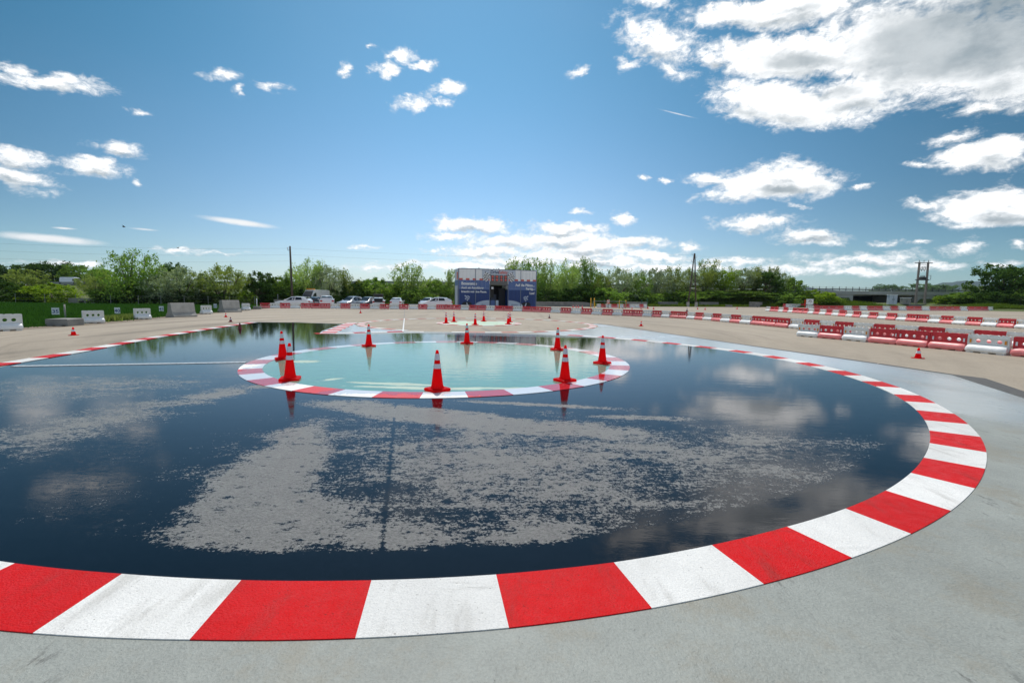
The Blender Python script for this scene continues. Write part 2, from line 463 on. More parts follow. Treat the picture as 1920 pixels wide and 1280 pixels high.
def green_f(n):
    p = pos(n)
    st = n.math('ADD', n.blobs(p, [(-2.2, 8.6, 1.3, .16, -.13, 1.0), (-1.7, 8.25, 1.6, .16, -.06, 1.1), (-3.6, 9.0, .5, .18, .9, .6), (-.4, 8.3, 1.4, .14, .05, .8), (-5.3, 11.4, .6, .4, 0, .7)]),
                n.math('MULTIPLY', n.math('SUBTRACT', n.noise(n.mapping(p, scale=(.6, 1.8, 1)), 3.5, 6, .65), .5), 1.3))
    dry = n.smooth(st, .18, .42)
    g = n.lin(n.noise(p, 3, 4), .3, .7, .92, 1.08)
    wetc = n.vmath('MULTIPLY', (.112, .272, .204), g)
    dryc = n.vmath('MULTIPLY', (.40, .49, .40), g)
    c = n.mix(dry, wetc, dryc)
    rip = n.math('ADD', n.noise(n.mapping(p, rot=(0, 0, .2), scale=(.5, 1.7, 1)), 3.0, 4, .6), n.math('MULTIPLY', n.noise(p, 24, 3), .08))
    return pbr(n, c, n.mixf(dry, .035, .5), n.bump(rip, .0055, .55), ior=1.36)


M_green = mat('green_coating_wet', green_f)
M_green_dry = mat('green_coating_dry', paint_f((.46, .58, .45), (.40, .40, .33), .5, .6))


def rim_f(color, dirt):
    """kerb paint under a thin film of water"""
    def f(n):
        p = pos(n)
        dry = n.smooth(n.math('ADD', n.blobs(p, [(-3.9, 8.0, 1.6, .8, .5, .8), (-1.9, 7.3, 2.6, .6, 0, .9), (-6.3, 10.3, .6, 1.2, .2, .7)]),
                              n.math('MULTIPLY', n.math('SUBTRACT', n.noise(p, 2.6, 6, .65), .5), 1.3)), .2, .42)
        c = n.mix(dry, n.vmath('MULTIPLY', color, (.72, .74, .8)), n.mix(wear(n, p, .4), color, dirt))
        rip = n.noise(n.mapping(p, rot=(0, 0, .2), scale=(.5, 1.7, 1)), 3.0, 4, .6)
        nb = n.bump(n.noise(p, 80, 3), .006, n.math('MULTIPLY', dry, .8), n.bump(rip, .005, .5))
        return pbr(n, c, n.mixf(dry, .04, .45), nb, ior=1.36)
    return f


M_rim_red = mat('island_rim_red', rim_f((.62, .035, .045), (.45, .14, .12)))
M_rim_white = mat('island_rim_white', rim_f((.86, .86, .84), (.6, .58, .54)))
M_plate = plain('drain_cover_pale', (.50, .52, .53), .35, .25, 9)
M_seam = plain('dark_seam', (.075, .070, .064), .6, .3, 8, bump=.004)
M_joint = plain('joint_filler', (.10, .093, .085), .5, .3, 3)
M_jointw = plain('joint_strip_pale', (.72, .70, .66), .4, .2, 3)


def ground_f(n):
    p = pos(n)
    a = n.mix(n.smooth(n.noise(p, .05, 5), .35, .65), (.060, .105, .018), (.115, .135, .028))
    a = n.mix(n.smooth(n.noise(p, .6, 6, .7), .45, .7), a, (.040, .075, .014))
    a = n.mix(n.smooth(n.noise(n.mapping(p, scale=(1, 1, 3)), .16, 4), .58, .75, 0, .7), a, (.15, .125, .055))
    return pbr(n, a, .9, n.bump(n.noise(p, 2.5, 6, .7), .25, .9))


M_ground = mat('grassland', ground_f)
M_soil = plain('soil_verge', (.21, .165, .115), .9, .4, 2.5, bump=.03, bscale=14)


def blade_f(c1, c2, sc):
    def f(n):
        p = pos(n)
        c = n.mix(n.noise(p, sc, 4, .7), c1, c2)
        d = n.new('ShaderNodeBsdfDiffuse')
        n.put(d.inputs[0], c)
        t = n.new('ShaderNodeBsdfTranslucent')
        n.put(t.inputs[0], n.vmath('MULTIPLY', c, (1.1, 1.25, .6)))
        m = n.new('ShaderNodeMixShader')
        m.inputs[0].default_value = .4
        n.put(m.inputs[1], d.outputs[0])
        n.put(m.inputs[2], t.outputs[0])
        return m.outputs[0]
    return f


M_wheat = mat('wheat_leaf', blade_f((.028, .085, .014), (.062, .140, .034), .35))
M_weed = mat('flowering_weed', blade_f((.30, .32, .12), (.10, .15, .04), 1.5))
M_verge = mat('verge_grass', blade_f((.16, .21, .035), (.075, .125, .02), .3))


def leaf_f(c1, c2, tr=.38):
    def f(n):
        p = pos(n)
        r = n.new('ShaderNodeObjectInfo').outputs['Random']
        k = n.lin(r, 0, 1, .80, 1.2)
        c = n.mix(n.smooth(n.noise(p, 1.3, 4, .7), .3, .7), c1, c2)
        c = n.vmath('MULTIPLY', c, k)
        d = n.new('ShaderNodeBsdfDiffuse')
        n.put(d.inputs[0], c)
        t = n.new('ShaderNodeBsdfTranslucent')
        n.put(t.inputs[0], n.vmath('MULTIPLY', c, (1.25, 1.35, .55)))
        m = n.new('ShaderNodeMixShader')
        m.inputs[0].default_value = tr
        n.put(m.inputs[1], d.outputs[0])
        n.put(m.inputs[2], t.outputs[0])
        return m.outputs[0]
    return f


LEAF = {
    'dark': mat('leaf_dark', leaf_f((0.043, 0.090, 0.023), (0.095, 0.168, 0.038), .22)),  # on the hedge bushes this dark tone stands in for canopy shade
    'green': mat('leaf_green', leaf_f((0.107, 0.203, 0.048), (0.227, 0.323, 0.076))),
    'olive': mat('leaf_olive', leaf_f((0.179, 0.234, 0.071), (0.287, 0.334, 0.107))),
    'silver': mat('leaf_silver', leaf_f((0.203, 0.264, 0.155), (0.453, 0.514, 0.357), .25)),
    'lime': mat('leaf_lime', leaf_f((0.129, 0.224, 0.027), (0.292, 0.387, 0.051), .45)),
    'pale': mat('leaf_pale', leaf_f((0.192, 0.298, 0.084), (0.382, 0.466, 0.179), .4)),
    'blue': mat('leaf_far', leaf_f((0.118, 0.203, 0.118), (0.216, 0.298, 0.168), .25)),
}
M_bark = plain('bark', (.13, .105, .08), .9, .3, 5, bump=.03, bscale=12)
M_concrete = plain('concrete', (.33, .315, .285), .8, .22, 2.2, bump=.006, bscale=30, rnd=.10)
M_concrete_d = plain('concrete_weathered', (.22, .215, .20), .85, .28, 1.6, bump=.006, bscale=30, rnd=.12)
M_bridge = plain('bridge_concrete', (.40, .395, .375), .85, .15, .4)
M_rail = plain('galvanised_steel', (.27, .28, .28), .5, .15, 1.0, metal=.6)
M_plred = plain('barrier_plastic_red', (.60, .032, .046), .44, .16, 3.5, rnd=.10, bump=.002, bscale=20)
M_plwhite = plain('barrier_plastic_white', (.76, .765, .745), .40, .09, 3.0, rnd=.05, bump=.002, bscale=20)
def cone_f(n):
    t = n.new('ShaderNodeBsdfTranslucent')
    n.put(t.inputs[0], (1.0, .004, .010))
    m = n.new('ShaderNodeMixShader')
    m.inputs[0].default_value = .62
    n.put(m.inputs[1], pbr(n, (.88, .003, .008), .4, spec=.2))
    n.put(m.inputs[2], t.outputs[0])
    return m.outputs[0]


M_conered = mat('cone_plastic_red', cone_f)
M_footred = plain('barrier_foot_sunlit_red', (.86, .250, .245), .40, .14, 3.5, rnd=.08, bump=.002, bscale=20)  # pinker than the panel: sunlight on the foot put into its colour
M_footwhite = plain('barrier_foot_sunlit_white', (.84, .84, .825), .40, .07, 3.0, rnd=.04, bump=.002, bscale=20)  # whiter than the panel, sunlight painted in likewise
M_conedk = plain('cone_plastic_dark_red', (.20, .015, .018), .5, .1, 8)
M_band = plain('reflective_band', (.72, .71, .76), .35, .05, 8)
M_reflw = plain('reflector_white', (.80, .80, .84), .25, .03)
M_reflo = plain('reflector_orange', (.75, .28, .02), .25, .03)
M_black = plain('black_rubber', (.018, .018, .019), .6, .2)
M_wood = plain('pole_wood', (.105, .082, .066), .85, .3, 3.5, bump=.01)
M_pylon = plain('pylon_concrete', (.26, .22, .20), .8, .2, 2)
M_wire = plain('wire', (.055, .055, .06), .5, 0)
M_steel = plain('dark_steel', (.09, .09, .095), .5, .15)
M_signw = plain('sign_white', (.78, .80, .82), .45, .05)
M_signb = plain('sign_blue', (.03, .06, .25), .5, .05)
M_yellow = plain('marker_yellow', (.78, .42, .03), .5, .1)
M_orange = plain('marker_orange', (.75, .13, .03), .5, .1)
M_pgreen = plain('marker_green', (.03, .14, .08), .5, .1)
M_navy = plain('wrap_navy', (.012, .045, .19), .42, .12, .5)
M_slate = plain('wrap_slate_blue', (.10, .165, .38), .40, .12, .5)
M_wrapw = plain('wrap_white', (.90, .90, .90), .45, .05, .5)
M_wrapg = plain('wrap_pale_grey', (.54, .59, .68), .45, .06, .5)
M_wrapr = plain('wrap_red', (.62, .105, .075), .45, .06)
M_lampr = plain('signal_red', (.78, .13, .10), .3, .05)
M_txtw = plain('lettering_white', (.80, .80, .80), .5, .02)
M_txtn = plain('lettering_navy', (.03, .05, .13), .5, .02)
M_inner = plain('interior_grey', (.16, .155, .15), .8, .1)
M_innerd = plain('interior_dark', (.03, .03, .035), .8, .1)
M_frame = plain('container_frame', (.16, .19, .26), .5, .1)
M_glass = plain('car_glass', (.020, .026, .032), .06, 0)
M_tyre = plain('tyre', (.02, .02, .02), .8, .2)
M_rim = plain('wheel_rim', (.45, .46, .47), .35, .05, metal=.7)
M_tail = plain('tail_light', (.45, .01, .012), .2, .05)
M_head = plain('head_light', (.80, .82, .84), .08, .02)
M_amber = plain('beacon_amber', (.85, .30, .02), .3, .05)
M_bird = plain('bird_feathers', (.03, .028, .026), .8, .1)
CAR = {k: plain('car_paint_' + k, c, .28, .02, 2, coat=.8) for k, c in dict(
    white=(.78, .79, .80), silver=(.42, .47, .53), dark=(.055, .062, .072), black=(.016, .016, .018), red=(.45, .018, .025), grey=(.20, .215, .235)).items()}


def hill_f(n):
    p = pos(n)
    c = n.mix(n.smooth(n.noise(p, .006, 7, .65), .38, .64), (.008, .020, .012), (.020, .036, .018))
    return pbr(n, c, .95)


M_hill = mat('wooded_hill', hill_f)


# ------------------------------------------------------------------ object helpers
def link(name, me, m=None, parent=None, loc=None):
    o = bpy.data.objects.new(name, me)
    COL.objects.link(o)
    if m is not None:
        if not me.materials:
            me.materials.append(m)
        else:
            o.material_slots[0].link = 'OBJECT'
            o.material_slots[0].material = m
    if parent is not None:
        o.parent = parent
    if loc is not None:
        o.location = loc
    return o


def mesh(name, verts, faces, smooth=False):
    me = bpy.data.meshes.new(name)
    me.from_pydata([tuple(v) for v in verts], [], [tuple(f) for f in faces])
    if smooth:
        me.polygons.foreach_set('use_smooth', [True] * len(me.polygons))
    me.update()
    return me


def tag(o, label=None, cat=None, group=None, kind=None):
    for k, v in (('label', label), ('category', cat), ('group', group), ('kind', kind)):
        if v is not None:
            o[k] = v
    return o


def thing(name, label, cat, loc=(0, 0, 0), rz=0.0, group=None, scale=None):
    o = bpy.data.objects.new(name, None)
    o.empty_display_size = .2
    COL.objects.link(o)
    o.location = loc
    o.rotation_euler = (0, 0, rz)
    if scale is not None:
        o.scale = scale
    return tag(o, label, cat, group)


def structure(name, me, m, parent=None):
    o = link(name, me, m, parent)
    if parent is None:
        o['kind'] = 'structure'
    return o


class MB:
    """collects shapes for one mesh object"""
    def __init__(s):
        s.v, s.f = [], []

    def add(s, v, f):
        k = len(s.v)
        s.v += [tuple(x) for x in v]
        s.f += [tuple(i + k for i in q) for q in f]
        return s

    def box(s, x0, x1, y0, y1, z0, z1):
        v = [(x, y, z) for z in (z0, z1) for y in (y0, y1) for x in (x0, x1)]
        return s.add(v, [(0, 2, 3, 1), (4, 5, 7, 6), (0, 1, 5, 4), (2, 6, 7, 3), (0, 4, 6, 2), (1, 3, 7, 5)])

    def loft(s, rings, cap0=True, cap1=True):
        n = len(rings[0])
        v = [p for r in rings for p in r]
        f = []
        for a in range(len(rings) - 1):
            for i in range(n):
                j = (i + 1) % n
                f.append((a * n + i, a * n + j, a * n + n + j, a * n + n + i))
        if cap0:
            f.append(tuple(range(n - 1, -1, -1)))
        if cap1:
            f.append(tuple(range((len(rings) - 1) * n, len(rings) * n)))
        return s.add(v, f)

    def lathe(s, prof, n=20, c=(0, 0)):
        return s.loft([[(c[0] + r * math.cos(2 * math.pi * i / n), c[1] + r * math.sin(2 * math.pi * i / n), z) for i in range(n)] for r, z in prof])

    def tube(s, pts, radii, n=6):
        pts = [Vector(p) for p in pts]
        if not isinstance(radii, (list, tuple)):
            radii = [radii] * len(pts)
        rings = []
        for i, p in enumerate(pts):
            d = (pts[min(i + 1, len(pts) - 1)] - pts[max(i - 1, 0)]).normalized()
            a = d.cross(Vector((0, 0, 1)) if abs(d.z) < .95 else Vector((1, 0, 0))).normalized()
            b = d.cross(a)
            rings.append([p + (a * math.cos(2 * math.pi * k / n) + b * math.sin(2 * math.pi * k / n)) * radii[i] for k in range(n)])
        return s.loft(rings)

    def prism(s, poly, y0, y1):
        """polygon in x,z pushed along y"""
        return s.loft([[(x, y0, z) for x, z in poly], [(x, y1, z) for x, z in poly]])

    def mesh(s, name, smooth=False):
        me = mesh(name, s.v, s.f, smooth)
        bm = bmesh.new()
        bm.from_mesh(me)
        bmesh.ops.recalc_face_normals(bm, faces=bm.faces)
        bm.to_mesh(me)
        bm.free()
        return me

    def obj(s, name, m, parent=None, loc=None, smooth=False):
        return link(name, s.mesh(name, smooth), m, parent, loc)


def sharp(me, deg=35):
    me.polygons.foreach_set('use_smooth', [True] * len(me.polygons))
    me.set_sharp_from_angle(angle=R(deg))
    return me


def sheet(name, pts, z, m, kind='structure', parent=None):
    """flat painted or paved sheet with a small turned-down rim"""
    bm = bmesh.new()
    vs = [bm.verts.new((p[0], p[1], z)) for p in pts]
    es = [bm.edges.new((vs[i], vs[(i + 1) % len(vs)])) for i in range(len(vs))]
    bmesh.ops.triangle_fill(bm, use_beauty=True, edges=es)
    for f in bm.faces:
        if f.normal.z < 0:
            f.normal_flip()
    me = bpy.data.meshes.new(name)
    bm.to_mesh(me)
    bm.free()
    o = link(name, me, m, parent)
    if kind and parent is None:
        o['kind'] = kind
    return o


def copies(src, loc, rz, scale=None):
    """a thing with its parts, sharing mesh data"""
    r = src.copy()
    COL.objects.link(r)
    r.location, r.rotation_euler = loc, (0, 0, rz)
    if scale is not None:
        r.scale = scale
    for ch in list(src.children):
        c = ch.copy()
        COL.objects.link(c)
        c.parent = r
        for g in list(ch.children):
            d = g.copy()
            COL.objects.link(d)
            d.parent = c
    return r


def ordinal(i):
    w = ['first', 'second', 'third', 'fourth', 'fifth', 'sixth', 'seventh', 'eighth', 'ninth', 'tenth']
    return w[i] if i < 10 else str(i + 1) + ('th' if 10 <= i % 100 <= 12 else {0: 'st', 1: 'nd', 2: 'rd'}.get(i % 10, 'th'))


def sstep(a, b, x):
    t = np.clip((x - a) / (b - a), 0, 1)
    return t * t * (3 - 2 * t)


# ------------------------------------------------------------------ ground and far land
BRX0, BRX1 = 95.0, 112.5           # the road bridge's opening
MY0, MY1 = 128.0, 152.0            # shoulders of the motorway embankment


def road_z(x):
    return float(np.interp(x, [-250, -130, -36, 40, 97, 260], [2.9, 3.45, 4.85, 4.8, 4.6, 4.2]))


def land_z(x, y):
    up = sstep(113 if x < 66 else 113 + 13.5 * float(sstep(66, 74, x)), MY0 - .5, y) * (1 - sstep(MY1 + .5, 167, y))
    if BRX0 - 1 < x < BRX1 + 1:
        up *= float(sstep(142, 143, y))  # earth filled in behind the opening to keep it dark
    z = -.05 + up * (road_z(x) - .05)
    z = max(z, -.05 + float(sstep(115, 123, y)) * float(sstep(58, 84, x)) * (1.45 - .9 * float(sstep(108, 125, x) * 0)) * float(1 - sstep(140, 150, y)))
    if x > 96 and 92 < y < 128:
        z = max(z, float(sstep(100, 112, x)) * float(sstep(92, 104, y)) * 1.2 - .05)
    return z


xs = np.unique(np.concatenate([np.linspace(-6500, -300, 10), np.linspace(-280, 60, 69), np.linspace(61, 140, 80), np.linspace(146, 300, 26), np.linspace(400, 6500, 10)]))
ys = np.unique(np.concatenate([np.linspace(-400, -20, 6), np.linspace(0, 90, 16), np.linspace(92, 170, 79), np.linspace(180, 400, 12), np.linspace(600, 7800, 14)]))
gv = [(x, y, land_z(x, y)) for y in ys for x in xs]
nx = len(xs)
gf = [(j * nx + i, j * nx + i + 1, j * nx + nx + i + 1, j * nx + nx + i) for j in range(len(ys) - 1) for i in range(nx - 1)]
structure('ground', mesh('ground', gv, gf, True), M_ground)

# wooded hills on the horizon
def hills(name, y0, prof, depth):
    n, k = 90, 14
    rnd = random.Random(4)
    px = np.linspace(prof[0][0], prof[-1][0], n)
    v, f = [], []
    for j in range(k):
        t = j / (k - 1)
        sh = math.sin(math.pi * t) ** .8
        for i, p in enumerate(px):
            top = float(np.interp(p, [a for a, b in prof], [b for a, b in prof]))
            q = at(p, top, y0)
            rough = 1 + .035 * math.sin(p * .21 + j) + .03 * math.sin(p * .53 + 2.1 * j)
            v.append((q.x * (1 + (t - .5) * .05), y0 + (t - .5) * depth, max(-5, (q.z) * sh * rough)))
    for j in range(k - 1):
        for i in range(n - 1):
            f.append((j * n + i, j * n + i + 1, j * n + n + i + 1, j * n + n + i))
    structure(name, mesh(name, v, f, True), M_hill)


hills('hills', 4200, [(1640, 567), (1680, 561), (1710, 553), (1740, 545), (1765, 536), (1790, 529), (1812, 527.5), (1835, 530), (1860, 531), (1890, 527), (1930, 531), (2000, 528), (2100, 540), (2300, 560)], 1500)
hills('far_hills', 5600, [(1300, 561), (1400, 556), (1470, 545), (1505, 539), (1530, 541), (1560, 545), (1620, 549), (1700, 553), (1780, 560), (1900, 566)], 1500)

# ------------------------------------------------------------------ the yard
yard_pts = [(-21.5, -40), (-21.9, 14), (-22.2, 22), (-22.9, 27), (-24.6, 33), (-27.2, 45), (-29.6, 54), (-34, 66), (-40, 78), (0, 86), (4, 90), (24, 98), (42, 104.5), (67, 114), (91, 114.7), (99, 104), (112, 96), (140, 60), (140, -40)]
sheet('yard_asphalt', yard_pts, 0.0, M_yard)
sheet('soil_verge', [(-22.0, 5), (-21.4, 14), (-21.8, 22), (-22.5, 27), (-24.2, 33), (-26.8, 45), (-29.2, 54), (-31, 60), (-32.2, 60), (-30.2, 54), (-27.9, 45), (-25.5, 33), (-23.8, 27), (-23.1, 22), (-22.7, 14), (-23.4, 5)], 0.012, M_soil)

C = Vector((-1.58, 11.78))
C2 = Vector((-2.1, 28.75))
R2 = 7.35


def arc(c, r, a0, a1, n):
    return [(c[0] + r * math.cos(a0 + (a1 - a0) * i / n), c[1] + r * math.sin(a0 + (a1 - a0) * i / n)) for i in range(n + 1)]


grey_pts = [spot(1118, 606.6), spot(1240, 624), spot(1420, 650), spot(1640, 681), spot(1784, 702), spot(1920, 746)]
grey_pts = [(p.x, p.y) for p in grey_pts] + [(8.0, 6.2), (5.2, 1.5), (2, -4), (-13.5, -4), (-12.6, 4)]
grey_pts += [(-12.0, 9.6), (-12.2, 11.6), (-12.6, 13.3), (-13.2, 15.6), (-13.75, 17.6), (-14.4, 20.9), (-15.1, 24.9), (-15.55, 27.6), (-13, 27.75), (-10.3, 27.0)]
grey_pts += arc(C2, R2 + .1, R(190), R(247), 10)
# the tan gap between the circles stays bare
grey_pts += [(-3.2, 21.75), (-.4, 21.3), (1.2, 21.6)] + arc(C2, R2 + .1, R(296), R(372), 14)
sheet('grey_coating', grey_pts, 0.004, M_grey)
sheet('asphalt_seam', [spot(1650, 681.4), spot(1786, 701.6), spot(1848, 709.5), spot(1930, 737), (8.2, 5.6), (8.0, 6.4), spot(1924, 748), spot(1784, 702.9), spot(1645, 682.6)], 0.006, M_seam)
sheet('seam_strip', [spot(1120, 606.2), spot(1240, 623.2), spot(1420, 649.2), spot(1645, 680.8), spot(1645, 682.4), spot(1420, 650.4), spot(1240, 624.0), spot(1120, 606.9)], 0.0065, M_seam)

# wet asphalt: the inside of the circle and the entry lane
wet = [tuple(p) for p in arc(C, 9.30, R(-150), R(123), 110)]
wet += [(-8.45, 19.75), (-9.03, 21.5), (-9.6, 24.4), (-10.0, 26.75), (-11.5, 27.05), (-13.05, 27.55), (-15.35, 27.3), (-14.95, 25.1), (-14.2, 20.95), (-13.45, 17.4), (-12.58, 14.34), (-12.14, 12.89), (-11.81, 11.47), (-11.58, 10.4), (-10.9, 8.9)]
sheet('wet_asphalt', wet, 0.0085, M_wet)
sheet('green_island', arc(Vector((-1.80, 12.30)), 4.42, 0, 2 * math.pi, 96)[:-1], 0.0125, M_green)
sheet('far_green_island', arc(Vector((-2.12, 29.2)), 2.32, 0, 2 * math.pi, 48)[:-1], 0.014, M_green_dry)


# ------------------------------------------------------------------ striped kerbs: every painted stripe a piece of its own
def polar(p, c=C):
    return math.atan2(p[1] - c[1], p[0] - c[0]), math.hypot(p[0] - c[0], p[1] - c[1])


kerb = tag(bpy.data.objects.new('painted_kerb', None), kind='structure')
COL.objects.link(kerb)


def slab(name, inner, outer, z0, z1, m, parent):
    n = len(inner)
    b = MB()
    v = [(p[0], p[1], z1) for p in inner] + [(p[0], p[1], z1) for p in outer] + [(p[0], p[1], z0) for p in inner] + [(p[0], p[1], z0) for p in outer]
    f = []
    for i in range(n - 1):
        f.append((i, n + i, n + i + 1, i + 1))
        f.append((i, i + 1, 2 * n + i + 1, 2 * n + i))
        f.append((n + i, 3 * n + i, 3 * n + i + 1, n + i + 1))
    f += [(0, 2 * n, 3 * n, n), (n - 1, 2 * n - 1, 4 * n - 1, 3 * n - 1)]
    b.add(v, f)
    return b.obj(name, m, parent)


NEAR = [((228.8, 1077.7), (62, 1189)), ((453, 1089), (358, 1199)), ((696.3, 1090.5), (666, 1199)), ((930, 1078), (954.4, 1179.7)), ((1152.7, 1058.6), (1222.5, 1142.5)),
        ((1333.9, 1023), (1431.3, 1096.4)), ((1473.6, 988), (1596, 1046.7)), ((1587.3, 955.6), (1708.4, 1002.4)), ((1661, 921), (1781.7, 958.6)), ((1708, 887.7), (1828, 917)),
        ((1730.5, 858.7), (1846, 879.8)), ((1742.8, 831.6), (1848.6, 848.8)), ((1742.3, 808), (1839.8, 820.3)), ((1732.5, 788.3), (1815, 796)), ((1717.7, 769.6), (1788, 776.5)),
        ((1697, 752.9), (1756, 756.8)), ((1675.4, 739.6), (1721.7, 742)), ((1645.4, 724.8), (1686, 727.3)), ((1614, 715), (1651.8, 716)), ((1582, 704.3), (1617, 704.2)),
        ((1551, 695), (1585, 695.6)), ((1520, 686.9), (1546, 686.9)), ((1492.5, 680.3), (1513.8, 680)), ((1456, 673), (1475, 672.8)), ((1430, 667.8), (1443.8, 667.3)),
        ((1397, 662), (1407.5, 661.5)), ((1366, 657.7), (1378, 656.7)), ((1332.5, 653.3), (1343, 652.5)), ((1301, 650), (1311.7, 648.8)), ((1269, 646.3), (1279.4, 645)),
        ((1240, 643), (1250, 642)), ((1210.8, 640), (1216, 638.6)), ((1182, 637.4), (1189, 636.3)), ((1150.4, 634.8), (1154, 633.8)), ((1119, 632.6), (1125, 631.6)),
        ((1090, 630.4), (1096, 629.4)), ((1062, 628.9), (1068, 628.0))]
bd = []
for i, (a, b) in enumerate(NEAR):
    (t0, r0), (t1, r1) = polar(spot(*a)), polar(spot(*b))
    bd.append([t0, r0, t1, r1])
bd = np.array(bd)
bd[:, 0] = np.unwrap(bd[:, 0])
bd[:, 2] = np.unwrap(bd[:, 2])
for c_ in (1, 3):       # even out the hand-measured radii
    s_ = bd[:, c_].copy()
    for i in range(1, len(bd) - 1):
        s_[i] = (bd[i - 1, c_] + 2 * bd[i, c_] + bd[i + 1, c_]) / 4
    bd[:, c_] = s_
bd[:, 3] = np.maximum(bd[:, 3], bd[:, 1] + .40)
bd[:, 3] = np.minimum(bd[:, 3], bd[:, 1] + .50)
step = float(np.mean(np.diff(bd[:6, 0])))
pre = [[bd[0, 0] - step * k, bd[0, 1], bd[0, 2] - step * k, bd[0, 3]] for k in range(9, 0, -1)]   # the stripes left of the frame
bd = np.array(pre + bd.tolist())
for i in range(len(bd) - 1):
    red = (i - len(pre)) % 2 != 0
    ii, oo = [], []
    for k in range(7):
        t = k / 6
        q = bd[i] * (1 - t) + bd[i + 1] * t
        ii.append((C[0] + q[1] * math.cos(q[0]), C[1] + q[1] * math.sin(q[0])))
        oo.append((C[0] + q[3] * math.cos(q[2]), C[1] + q[3] * math.sin(q[2])))
    far_ = i - len(pre) >= 26
    slab('red_stripe' if red else 'white_stripe', ii, oo, .003, .0100, (M_red if red else M_white), kerb)

# back-left run of the same circle up to the tip of the wedge
tip = [(594, 626.2), (630, 625.6), (665, 624.8), (687.5, 624.0), (727, 623.0), (757, 622.4), (795, 622.9)]
for i in range(len(tip) - 1):
    a, b = spot(*tip[i]), spot(*tip[i + 1])
    ta, ra = polar(a)
    tb, rb = polar(b)
    ii = [(C[0] + (ra + (rb - ra) * k / 4) * math.cos(ta + (tb - ta) * k / 4), C[1] + (ra + (rb - ra) * k / 4) * math.sin(ta + (tb - ta) * k / 4)) for k in range(5)]
    oo = [(C[0] + (ra + .45 + (rb - ra) * k / 4) * math.cos(ta + (tb - ta) * k / 4), C[1] + (ra + .45 + (rb - ra) * k / 4) * math.sin(ta + (tb - ta) * k / 4)) for k in range(5)]
    slab('white_stripe' if i % 2 else 'red_stripe', ii, oo, .003, .0125, M_white if i % 2 else M_red, kerb)


def kerb_line(name_parent, pts, width, stepm, z1, mr, mw, start_red=True):
    """stripes along a polyline given by its inner edge; width to the left of travel"""
    P_ = [Vector((p[0], p[1])) for p in pts]
    L = [0]
    for i in range(len(P_) - 1):
        L.append(L[-1] + (P_[i + 1] - P_[i]).length)

    def ev(s):
        s = min(max(s, 0), L[-1])
        i = max(k for k in range(len(L)) if L[k] <= s + 1e-9)
        i = min(i, len(P_) - 2)
        d = (P_[i + 1] - P_[i]).normalized()
        return P_[i] + d * (s - L[i]), Vector((-d.y, d.x))
    k = 0
    s = 0
    while s < L[-1] - .1:
        e = min(s + stepm, L[-1])
        red = (k % 2 == 0) == start_red
        ii = [ev(s + (e - s) * j / 3)[0] for j in range(4)]
        oo = [ev(s + (e - s) * j / 3)[0] + ev(s + (e - s) * j / 3)[1] * width for j in range(4)]
        slab('red_stripe' if red else 'white_stripe', ii, oo, 0, z1, mr if red else mw, name_parent)
        s, k = e, k + 1


border = tag(bpy.data.objects.new('border_kerb', None), kind='structure')
COL.objects.link(border)
lk = [(-11.30, 8.2), (-11.45, 9.3), (-11.58, 10.4), (-11.81, 11.47), (-12.14, 12.89), (-12.58, 14.34), (-13.45, 17.4), (-14.2, 20.95), (-14.95, 25.1), (-15.3, 27.2)]
kerb_line(border, lk, .40, .82, .022, M_red, M_white, True)
wk = [(-10.15, 27.9), (-9.75, 25.8), (-9.0, 22.3), (-8.45, 19.8)]
wedge = tag(bpy.data.objects.new('wedge_kerb', None), kind='structure')
COL.objects.link(wedge)
kerb_line(wedge, wk, .62, .66, .018, M_red, M_white, False)
island = tag(bpy.data.objects.new('island_rim', None), kind='structure')
COL.objects.link(island)
NI = 38
for i in range(NI):
    a0, a1 = R(-96.2) + 2 * math.pi * i / NI, R(-96.2) + 2 * math.pi * (i + 1) / NI
    cc = Vector((-1.80, 12.25))
    slab('white_stripe' if i % 2 else 'red_stripe', arc(cc, 4.38, a0, a1, 4), arc(cc, 4.86, a0, a1, 4), 0, .0165, M_rim_white if i % 2 else M_rim_red, island)
ring2 = tag(bpy.data.objects.new('far_circle_kerb', None), kind='structure')
COL.objects.link(ring2)
N2 = 56
for i in range(N2):
    a0, a1 = 2 * math.pi * i / N2, 2 * math.pi * (i + 1) / N2
    if 246 < math.degrees((a0 + a1) / 2) < 262:
        continue
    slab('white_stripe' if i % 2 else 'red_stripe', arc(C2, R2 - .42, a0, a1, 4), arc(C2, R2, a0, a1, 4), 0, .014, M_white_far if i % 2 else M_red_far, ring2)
rim2 = tag(bpy.data.objects.new('far_island_rim', None), kind='structure')
COL.objects.link(rim2)
for i in range(22):
    a0, a1 = 2 * math.pi * i / 22, 2 * math.pi * (i + 1) / 22
    cc = Vector((-2.12, 29.2))
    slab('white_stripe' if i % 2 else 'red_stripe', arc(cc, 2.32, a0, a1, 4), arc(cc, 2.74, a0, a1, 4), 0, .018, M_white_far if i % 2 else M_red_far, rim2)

# expansion joints
def strip(name, a, b, w, z, m):
    d = (b - a).normalized()
    nrm = Vector((-d.y, d.x, 0)) * w / 2
    return sheet(name, [a - nrm, b - nrm, b + nrm, a + nrm], z, m)


jd = (JB - JA).normalized()
strip('expansion_joint', JA + jd * 20.4, JA + jd * 62, .05, .0128, M_joint)
strip('pale_joint_strip', spot(755.6, 622) + Vector((0, 0, .0)), spot(758.2, 597), .07, .0165, M_jointw)  # pale strip laid along the joint
strip('expansion_joint', spot(828, 582), spot(864, 599.6), .07, .006, M_joint)
strip('expansion_joint', spot(903, 614.6), spot(921, 622), .07, .006, M_joint)

